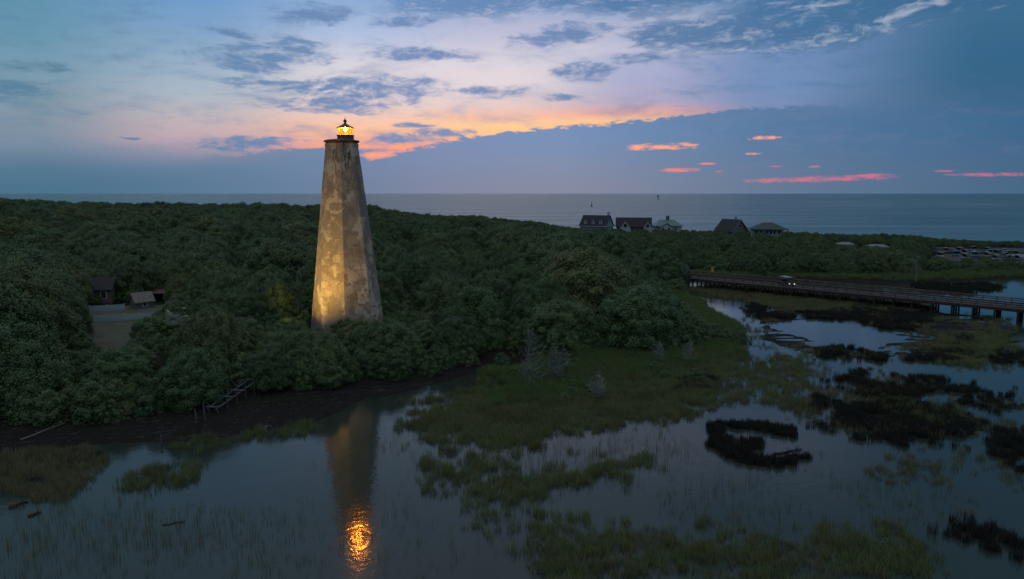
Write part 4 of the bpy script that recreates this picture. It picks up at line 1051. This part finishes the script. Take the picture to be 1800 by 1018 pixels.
# ---- bare silver trees
greyleaf = simple('grey_green_cedar_foliage', (0.13,0.175,0.135), 0.8, 0.4, 4.0)
def bare_tree(name, px_, py_, h, w, label, seed, group=None, mat=None, green=False):
    x, y = gp(px_, py_, 0.3); rg = random.Random(seed)
    e = empty(name, (x, y, hz(x, y)-0.1), rg.uniform(0,6), label, 'tree', group)
    tp = [(0,0,0),(0.05,0.02,h*0.35),(-0.06,0.05,h*0.7),(0.02,0,h)]
    MB().tube(tp, [0.11,0.085,0.05,0.012], 7).build('trunk', mat or silver, e)
    n = 96; br = MB(); lean = rg.uniform(0, 6.28)
    for k in range(n):
        f = 0.14 + 0.84*rg.random(); z = h*f; a = rg.uniform(0, 6.28); L = w*(1.08-f)**0.7*rg.uniform(.35,1.1)*(1+0.3*math.cos(a-lean))
        d = Vector((math.cos(a), math.sin(a), 0)); p0 = Vector((0,0,z)); rise = rg.uniform(.35,1.1)
        p1 = p0 + d*L*0.5 + Vector((rg.uniform(-.1,.1),rg.uniform(-.1,.1),L*rise*0.35)); p2 = p0 + d*L + Vector((rg.uniform(-.15,.15),rg.uniform(-.15,.15),L*rise))
        br.tube([p0,p1,p2],[0.026,0.016,0.005],4,False)
        for j in range(12):
            s_ = rg.uniform(.2,1); q0 = p0.lerp(p1, s_*2) if s_ < .5 else p1.lerp(p2, s_*2-1); a2 = a + rg.uniform(-1.3,1.3); l2 = L*rg.uniform(.12,.38)
            q1 = q0 + Vector((math.cos(a2),math.sin(a2),rg.uniform(.0,1.2)))*l2; br.tube([q0,q1],[0.015,0.005],3,False)
    br.build('branches', mat or silver, e)
    if green:
        rgn = np.random.default_rng(seed); n = 1500; zf = rgn.uniform(.12,1.0,n); zf = zf**1.15; ra = w*0.95*np.clip((1.05-zf)*1.25, 0, 1)**0.85*rgn.uniform(.35,1.35,n)*(0.75+0.35*np.sin(zf*31+seed)); an = rgn.uniform(0,6.28,n); rr = np.sqrt(rgn.random(n))
        C = np.stack([np.cos(an)*rr*ra, np.sin(an)*rr*ra, h*zf],1)
        V, F = leaf_quads(C, rgn.normal(0,1,(n,3)), 0.14, rgn); o_ = bpy.data.objects.new('crown', np_mesh('crown', V, F, greyleaf, False)); COL.objects.link(o_); o_.parent = e
bare_tree('grey_cedar', 931, 681, 7.6, 2.0, 'tall silvery grey cedar with upswept thin branches at the meadow edge', 1, green=True)
bare_tree('sparse_tree', 972, 668, 5.2, 1.5, 'small thin tree with a few leaves beside the silvery dead cedar', 2, green=True)
bare_tree('dead_sapling', 990, 655, 3.6, 1.2, 'low bleached sapling just right of the silvery cedar', 3, green=True)
bare_tree('dead_sapling', 1052, 700, 3.0, 1.5, 'grey leafless bush standing in the green meadow', 4)
bare_tree('dead_sapling', 1212, 640, 3.8, 1.3, 'grey bare tree at the right tip of the wood', 5)
bare_tree('dead_sapling', 1160, 640, 3.4, 1.1, 'thin bare tree against the right wood, left of its tip', 6)
bare_tree('dead_sapling', 1610, 495, 8.0, 2.4, 'pale bare tree behind the bridge on the right', 7)
# ---- cabbage palm
x, y = gp(318, 640, 2.0)
e = empty('cabbage_palm', (x, y, hz(x, y)-0.2), 0, 'pale fan-leaved palm among the dark trees left of the lighthouse', 'palm')
palm_z = 6.2
MB().tube([(0,0,0),(0.1,0,3),(0.05,0.1,palm_z)], [0.24,0.2,0.18], 10).build('trunk', bark, e)
palml = simple('pale_palm_frond', (0.10,0.13,0.075), 0.5, 0.25)
rg = random.Random(8)
for k in range(34):
    a = k*2.4; el0 = rg.uniform(-0.5,1.1); d = Vector((math.cos(a)*math.cos(el0), math.sin(a)*math.cos(el0), math.sin(el0))); p0 = Vector((0.05,0.1,palm_z)); p1 = p0 + d*rg.uniform(0.8,1.2)
    mb = MB(); mb.tube([p0,p1],[0.02,0.015],4,False)
    sd = d.cross(Vector((0,0,1))).normalized(); up = sd.cross(d)
    for j in range(11):
        an = (j-5)/5*1.25; dd = (d*math.cos(an)+sd*math.sin(an)); l_ = 0.95*(1-0.25*abs(an)/1.25); tip = p1 + dd*l_ - Vector((0,0,0.3*l_)); mid = p1 + dd*l_*0.55 + up*0.05; ww = sd*math.cos(an)*0.05 - d*math.sin(an)*0.05
        mb.add([p1, mid+ww, tip, mid-ww], [(0,1,2,3)])
    mb.build('frond', palml, e)

# ------------------------------------------------------------------ old jetty and driftwood on the shaded bank
bluew = simple('blue_grey_weathered_wood', (0.055,0.075,0.09), 0.85, 0.3, 3.0)
def gz(px_, py_):
    x_, y_ = gp(px_, py_, 0.5); return Vector((x_, y_, hz(x_, y_)))
a = gz(372, 728); c_ = gz(446, 696)
e = empty('broken_walkway', tuple(a), math.atan2(c_.y-a.y, c_.x-a.x), 'broken blue-grey wooden walkway leaning on posts at the shaded bank', 'walkway')
L = (c_-a).length
for yy in (-0.55, 0.55):
    mb = MB(); mb.tube([(0,yy,0.5),(L,yy,1.9)],[0.10,0.10],4); mb.build('beam', bluew, e)
for k in range(9):
    f = (k+0.5)/9 + random.uniform(-.03,.03)
    if k in (1, 2, 4, 6, 7): continue
    o = MB().box(-0.12,-0.8,0,0.12,0.8,0.06).build('plank', bluew, e); o.location = (L*f, random.uniform(-.1,.1), 0.62+1.4*f); o.rotation_euler = (0, -math.atan2(1.4, L), random.uniform(-.2,.2))
for k in range(5):
    for yy in (-0.62, 0.62): MB().tube([(L*(k+.2)/4.6,yy,-0.8),(L*(k+.2)/4.6+random.uniform(-.1,.1),yy,0.9+1.5*k/5)],[0.085,0.075],7).build('post', bluew, e)
mb = MB(); mb.tube([(L*.62,-0.3,1.2),(L*.5,0.2,2.9)],[0.06,0.05],4); mb.tube([(L*.58,0.3,1.3),(L*.75,-0.1,2.5)],[0.06,0.05],4); mb.build('broken_rail', bluew, e)
for k, (px_, py_, h) in enumerate([(345,742,1.5),(361,738,1.8),(285,773,1.2),(456,697,2.2),(474,690,2.3),(487,688,2.3)]):
    p_ = gz(px_, py_); o = MB().tube([(0,0,-0.6),(random.uniform(-.1,.1),0,h*.6),(random.uniform(-.15,.15),0,h)],[0.10,0.095,0.07],8).build('mooring_post', bluew)
    o.location = p_
    where = ['leaning grey post nearest left of the broken walkway, outer one','grey post just left of the broken walkway','lone short grey post standing at the waterline left of the walkway','first post right of the broken walkway','second post right of the broken walkway','thin post farthest right of the broken walkway'][k]
    tag(o, where, 'post')
palew = simple('pale_driftwood', (0.12,0.11,0.09), 0.9, 0.3, 3.0)
darkw = simple('sodden_dark_log', (0.020,0.018,0.016), 0.6, 0.3, 3.0)
def log(a, c_, r_, mat, label, name='driftwood_log', z=None, seed=0):
    A = gz(*a); Bv = gz(*c_)
    if z is not None: A.z = Bv.z = z
    rg = random.Random(seed); o = empty(name, tuple(A), 0, label, 'log'); d = Bv-A; s_ = d.cross(Vector((0,0,1))).normalized()
    MB().tube([Vector((0,0,r_*.7)), d*.3+s_*.1+Vector((0,0,r_*.8)), d*.65-s_*.12+Vector((0,0,r_*.7)), d+Vector((0,0,r_*.8))],[r_,r_*.95,r_*.8,r_*.5],8).build('stem', mat, o)
    st_ = MB()
    for k in range(3):
        p_ = d*rg.uniform(.3,.9); st_.tube([p_+Vector((0,0,r_)), p_+s_*rg.choice((-1,1))*.4+Vector((0,0,r_+.25))],[r_*.3,r_*.12],5)
    st_.build('branch_stubs', mat, o)
log((36,770),(114,747),0.11,palew,'long pale driftwood pole lying on the dark bank at far left', seed=1)
log((161,731),(172,728),0.16,palew,'short pale stump of driftwood below the left trees', seed=2)
log((460,748),(476,743),0.10,palew,'small pale stick on the bank right of the walkway', seed=3)
log((14,882),(48,872),0.17,darkw,'dark waterlogged log floating at the far left edge', z=-0.05, seed=4)
log((48,897),(72,890),0.14,darkw,'short dark log floating just below the far left log', z=-0.05, seed=5)
log((285,912),(325,906),0.08,darkw,'thin dark branch floating in the left open water', z=-0.04, seed=6)
log((1360,790),(1410,782),0.09,darkw,'dark fallen branch inside the ring-shaped rush island', z=0.02, seed=7)
# scattered drift debris on the bank
dv = MB(); rg = random.Random(4)
for k in range(900):
    px_ = rg.uniform(0, 760); yb = np.interp(px_, [0,300,570,760],[740,722,690,665]); yl = np.interp(px_, [0,300,570,760],[795,782,742,690]); p_ = gz(px_, rg.uniform(yb, yl))
    a_ = rg.gauss(0.25,0.6); l_ = rg.uniform(.15,.9); d = Vector((math.cos(a_),math.sin(a_),rg.uniform(-.05,.15)))*l_; dv.tube([p_+Vector((0,0,.03)), p_+d+Vector((0,0,.05))],[rg.uniform(.008,.03),.006],4,False)
o = dv.build('drift_debris', simple('grey_drift_litter', (0.07,0.07,0.062), 0.9, 0.6, 0.7)); tag(o, 'scattered sticks and reed litter on the shaded bank', 'debris', kind='stuff')
# utility pole right of the tower
p_ = at(716, 520, 140); z = hz(p_.x, 140)
o = MB().tube([(0,0,-1),(0,0,at(716,477,140).z-z)],[0.13,0.09],8).build('utility_pole', whitep); o.location = (p_.x, 140, z); tag(o, 'thin pale pole standing in the trees right of the lighthouse', 'pole')

# ------------------------------------------------------------------ marsh grasses
def grass_mat(name, stops, tipc, alt=None):
    m, nt, b = nmat(name); q = N(nt); oi = q.new('ShaderNodeObjectInfo'); r = q.new('ShaderNodeValToRGB'); el_ = r.color_ramp.elements
    while len(el_) < len(stops): el_.new(0.5)
    for e_, (p_, c_) in zip(el_, stops): e_.position = p_; e_.color = c_+(1,)
    q.link(oi.outputs['Random'], r.inputs[0]); g_ = q.new('ShaderNodeNewGeometry')
    patch = q.mix(q.rng(q.noise(g_.outputs['Position'], 0.22, 4, 0.6), 0.42, 0.62, 0.0, 0.75), r.outputs[0], alt+(1,)) if alt else r.outputs[0]
    leafy(q, b, q.mix(q.math('MULTIPLY', g_.outputs['Random Per Island'], 0.6), patch, tipc+(1,)), 0.35, 0.6, 0.3)
    return m
greenm = grass_mat('cordgrass', [(0,(0.095,0.185,0.055)), (0.4,(0.140,0.195,0.065)), (0.75,(0.180,0.180,0.078)), (1,(0.085,0.175,0.060))], (0.19,0.220,0.095), (0.080,0.085,0.040))
olivem = grass_mat('tawny_cordgrass', [(0,(0.145,0.155,0.070)), (0.5,(0.180,0.165,0.085)), (1,(0.120,0.150,0.062))], (0.21,0.205,0.110), (0.095,0.095,0.050))
rushm = grass_mat('black_needlerush', [(0,(0.018,0.023,0.020)), (0.6,(0.030,0.034,0.027)), (1,(0.048,0.042,0.030))], (0.036,0.038,0.030))
lushm = grass_mat('lush_green_grass', [(0,(0.055,0.165,0.045)), (0.5,(0.090,0.175,0.050)), (1,(0.130,0.155,0.052))], (0.13,0.200,0.075), (0.140,0.125,0.060))
def tuft(seed, nb, rad_, h0, h1, w, lean):
    rg = np.random.default_rng(seed); v = []; f = []
    for k in range(nb):
        a = rg.uniform(0,6.28); r_ = rad_*math.sqrt(rg.random()); x, y = r_*math.cos(a), r_*math.sin(a); h = rg.uniform(h0,h1); la = rg.uniform(0,6.28); ln = lean*h*rg.uniform(.2,1)
        wa = rg.uniform(0,3.14); wx_, wy_ = math.cos(wa)*w/2, math.sin(wa)*w/2; mx, my = x+math.cos(la)*ln*.35, y+math.sin(la)*ln*.35; tx, ty = x+math.cos(la)*ln, y+math.sin(la)*ln
        i = len(v); v += [(x-wx_,y-wy_,-.15),(x+wx_,y+wy_,-.15),(mx+wx_*.8,my+wy_*.8,h*.6),(mx-wx_*.8,my-wy_*.8,h*.6),(tx,ty,h)]; f += [(i,i+1,i+2,i+3),(i+3,i+2,i+4)]
    return v, f
def tufts(name, mat, specs):
    out = []
    for s_ in specs:
        v, f = tuft(*s_); m = bpy.data.meshes.new(name); m.from_pydata(v, [], f); m.update(); m.materials.append(mat); out.append(m)
    return out
T_green = tufts('cordgrass', greenm, [(k, 26, 0.36, 0.30, 0.80, 0.026, 0.45) for k in range(5)])
T_olive = tufts('tawny', olivem, [(20+k, 24, 0.38, 0.28, 0.75, 0.024, 0.45) for k in range(5)])
T_rush = tufts('rush', rushm, [(40+k, 40, 0.34, 0.40, 0.85, 0.030, 0.22) for k in range(4)])
T_reed = tufts('reed', olivem, [(60+k, 5, 0.16, 0.30, 0.80, 0.018, 0.22) for k in range(4)])
T_lush = tufts('lush', lushm, [(80+k, 34, 0.40, 0.5, 1.05, 0.032, 0.5) for k in range(4)])
def fill(polys, dens, edge=1.2, nscale=0.25, lo=0.25, hi=0.6, holes=(), seed=0, hmin=-0.62, hmax=9.0):
    rg = np.random.default_rng(seed); out = []
    for poly in polys:
        P = np.array(G(poly)); A = (P.max(0)-P.min(0)).prod(); n = int(A*dens)
        if n < 1: continue
        x = rg.uniform(P[:,0].min()-1, P[:,0].max()+1, n); y = rg.uniform(P[:,1].min()-1, P[:,1].max()+1, n)
        wx_ = x + (fbm(x,y,0.5,3)-.5)*edge*3; wy_ = y + (fbm(x+50,y+20,0.5,3)-.5)*edge*3
        d = poly_sd(wx_, wy_, P); keep = sm((d+edge*.3)/edge)*sm((fbm(x,y,nscale,4)-lo)/(hi-lo))
        for h_ in holes: keep = keep*(1-sm((poly_sd(x, y, G(h_))+.9)/.7))
        k = rg.random(n) < keep; out.append(np.stack([x[k],y[k]],1))
    out = np.concatenate(out); z = height(out[:,0], out[:,1]); k = (z > hmin) & (z < hmax)
    return np.column_stack([out[k], np.maximum(z[k], -0.06)])
def grow(name, protos, P, s0, s1, label, cat, seed):
    rg = np.random.default_rng(seed); n = len(P); s_ = rg.uniform(s0, s1, n)*(0.75+0.5*fbm(P[:,0],P[:,1],0.2,3)); print(name, n)
    scatter(name, protos, P, rg.uniform(0,6.28,n), np.stack([s_*rg.uniform(.9,1.2,n),s_*rg.uniform(.9,1.2,n),s_*rg.uniform(.8,1.2,n)],1), rg.integers(0,len(protos),n), label, cat)
PXPOOL = [[(1340,572),(1430,560),(1500,564),(1570,585),(1610,600),(1540,616),(1440,610),(1370,592)], [(1435,650),(1500,631),(1620,638),(1810,660),(1810,692),(1700,682),(1600,666),(1500,657)]]
MEADOW = [(850,700),(880,655),(960,632),(1060,628),(1150,620),(1240,605),(1300,600),(1312,640),(1285,668),(1268,700),(1200,725),(1120,744),(1040,760),(960,752),(890,735)]
OLIVE = [(690,740),(745,712),(800,688),(870,690),(960,718),(1010,755),(950,785),(870,792),(800,795),(740,778)]
grow('lush_meadow_grass', T_lush, fill([[(840,690),(880,652),(960,630),(1060,626),(1150,618),(1240,604),(1300,598),(1310,625),(1200,650),(1120,675),(1040,690),(960,700),(890,715)]], 12, 2.4, 0.3, 0.05, 0.4, seed=1, hmax=1.4), 0.7, 1.25, 'lush green grass of the small meadow below the right wood', 'grass', 1)
grow('bank_grass', T_lush, np.concatenate([fill([[(1180,495),(1215,512),(1250,540),(1312,582),(1316,604),(1290,612),(1240,580),(1200,545),(1170,510)]], 9, 0.8, 0.3, 0.0, 0.3, seed=31, hmin=-0.15), fill([[(1200,490),(1330,490),(1450,494),(1600,497),(1720,491),(1840,488),(1840,476),(1600,484),(1400,484),(1210,482)]], 2.2, 1.0, 0.3, 0.1, 0.4, seed=32, hmin=-0.1)]), 0.8, 1.4, 'green bank grass along the bridge end and the far shore', 'grass', 9)
D_RING = [(1242,752),(1280,743),(1320,742),(1392,750),(1400,768),(1396,784),(1432,798),(1425,812),(1390,822),(1345,824),(1300,812),(1262,800),(1243,780)]
H_RING = [[(1282,757),(1330,759),(1352,764),(1345,772),(1300,770),(1282,766)], [(1352,766),(1362,768),(1356,786),(1348,784)], [(1328,800),(1352,790),(1412,785),(1420,794),(1385,800),(1350,806)]]
D_MASS = [(1425,692),(1445,680),(1478,655),(1530,648),(1562,655),(1640,664),(1700,676),(1735,690),(1722,700),(1690,712),(1760,690),(1805,688),(1805,712),(1750,720),(1700,735),(1740,742),(1690,765),(1600,772),(1520,765),(1430,732),(1428,712)]
H_MASS = [[(1622,696),(1650,690),(1690,693),(1672,708),(1640,716),(1620,708)], [(1458,698),(1500,700),(1535,706),(1528,713),(1490,708),(1462,704)], [(1525,660),(1560,662),(1588,668),(1580,677),(1550,674),(1530,668)]]
D_OTHER = [[(1310,556),(1380,546),(1440,549),(1500,542),(1560,536),(1640,541),(1652,560),(1610,582),(1560,580),(1500,563),(1420,560),(1350,562)],
  [(1300,540),(1330,535),(1352,542),(1340,550),(1310,550)],
  [(1420,622),(1460,612),(1500,610),(1530,622),(1570,628),(1640,622),(1690,608),(1705,625),(1690,640),(1600,634),(1520,636),(1440,634)],
  [(1735,622),(1805,620),(1805,642),(1740,640)], [(1725,785),(1745,770),(1780,748),(1810,740),(1810,840),(1770,822),(1735,802)],
  [(1620,935),(1680,918),(1740,920),(1790,945),(1810,955),(1810,1000),(1740,985),(1660,960)], [(1186,668),(1225,664),(1270,668),(1276,684),(1240,692),(1200,688)],
  [(1600,499),(1740,497),(1770,508),(1700,519),(1620,514)], [(1420,740),(1470,742),(1560,760),(1620,776),(1560,782),(1480,768),(1425,752)], [(1670,600),(1700,590),(1720,600),(1690,612)], [(1640,770),(1680,775),(1700,790),(1650,786)], [(1400,790),(1432,795),(1436,812),(1405,814)]]
Pr = np.concatenate([fill([D_RING], 12, 0.7, 0.6, 0.28, 0.5, H_RING, 2), fill([D_MASS], 9, 1.5, 0.4, 0.34, 0.56, H_MASS, 3), fill(D_OTHER, 8, 1.5, 0.4, 0.34, 0.56, seed=4)])
grow('black_needlerush', T_rush, Pr, 0.8, 1.15, 'dark rush beds standing in the marsh pools on the right', 'rushes', 2)
Pg = np.concatenate([fill([OLIVE, MEADOW], 8, 3.6, 0.3, 0.15, 0.5, seed=5), fill([[(722,835),(760,812),(830,800),(905,803),(870,832),(820,850),(760,864)], [(800,880),(840,850),(900,838),(960,828),(1040,812),(1150,798),(1160,812),(1120,835),(1040,850),(960,866),(880,886),(830,898),(800,896)]], 9.0, 2.2, 0.4, 0.1, 0.48, seed=6),
    fill([[(820,930),(850,908),(900,905),(1000,922),(1100,930),(1220,934),(1400,926),(1520,930),(1620,965),(1640,1030),(1010,1030),(940,985)]], 7.5, 3.0, 0.3, 0.1, 0.5, seed=7),
    fill([[(195,858),(225,830),(280,815),(360,814),(352,842),(300,858),(240,874)], [(288,792),(320,772),(400,764),(480,756),(565,742),(580,752),(540,766),(460,776),(380,786),(310,796)]], 6.5, 0.8, 0.5, 0.2, 0.5, seed=8),
    fill([[(1190,508),(1300,503),(1450,512),(1600,528),(1645,545),(1500,553),(1380,545),(1300,525),(1240,520)], [(1300,640),(1400,628),(1450,640),(1420,690),(1430,735),(1340,705),(1290,690)], [(1540,690),(1700,715),(1760,745),(1700,752),(1560,742)], [(1560,810),(1640,800),(1690,812),(1640,828)], [(1640,590),(1760,580),(1800,610),(1700,650),(1640,640)]], 4.2, 1.8, 0.35, 0.2, 0.55, seed=9)])
grow('cordgrass', T_green, Pg, 0.7, 1.2, 'green cordgrass growing in patches through the marsh water', 'grass', 3)
Po = np.concatenate([fill([OLIVE, MEADOW], 6, 4.2, 0.3, 0.2, 0.6, seed=10), fill([[(1190,508),(1300,503),(1450,512),(1640,535),(1645,548),(1500,556),(1380,548),(1300,528)]], 5, 1.0, 0.3, 0.25, 0.5, seed=11), fill([[(-20,796),(60,788),(150,790),(205,806),(180,830),(160,855),(110,886),(50,876),(-20,864)]], 8, 0.8, 0.4, 0.15, 0.4, seed=12),
    fill([[(800,860),(960,828),(1150,800),(1040,850),(880,890)], [(860,925),(1000,935),(1200,950),(1500,940),(1600,1030),(1010,1030)]], 5.0, 2.2, 0.35, 0.15, 0.6, seed=13), fill([[(1300,560),(1560,550),(1800,560),(1800,770),(1500,765),(1400,745),(1290,705)], [(1440,770),(1700,790),(1800,840),(1800,930),(1600,880),(1450,830)]], 2.4, 1.5, 0.3, 0.42, 0.62, PXPOOL, seed=19), fill([[(1040,760),(1200,728),(1270,702),(1300,690),(1340,705),(1300,715),(1200,740),(1100,755)]], 4, 0.8, 0.5, 0.3, 0.55, seed=14)])
grow('tawny_cordgrass', T_olive, Po, 0.7, 1.15, 'tawny olive cordgrass mixed through the marsh beds', 'grass', 4)
Ps = np.concatenate([fill([[(-30,880),(120,890),(300,870),(560,900),(600,1030),(-30,1030)]], 4.0, 3, 0.2, 0.1, 0.6, seed=15), fill([[(560,800),(720,860),(820,900),(1000,1030),(560,1030)]], 1.2, 2, 0.2, 0.2, 0.8, seed=16),
    fill([[(1280,660),(1420,640),(1460,700),(1420,735),(1340,700)], [(680,740),(760,800),(720,880),(640,760)], [(880,800),(1200,740),(1230,800),(1100,870),(900,900)], [(1100,850),(1450,830),(1700,860),(1800,930),(1640,960),(1200,930)]], 3.0, 1.8, 0.25, 0.2, 0.7, seed=17)])
grow('sparse_reeds', T_reed, Ps, 0.7, 1.3, 'thin sparse reed stems poking out of the open water', 'reeds', 5)
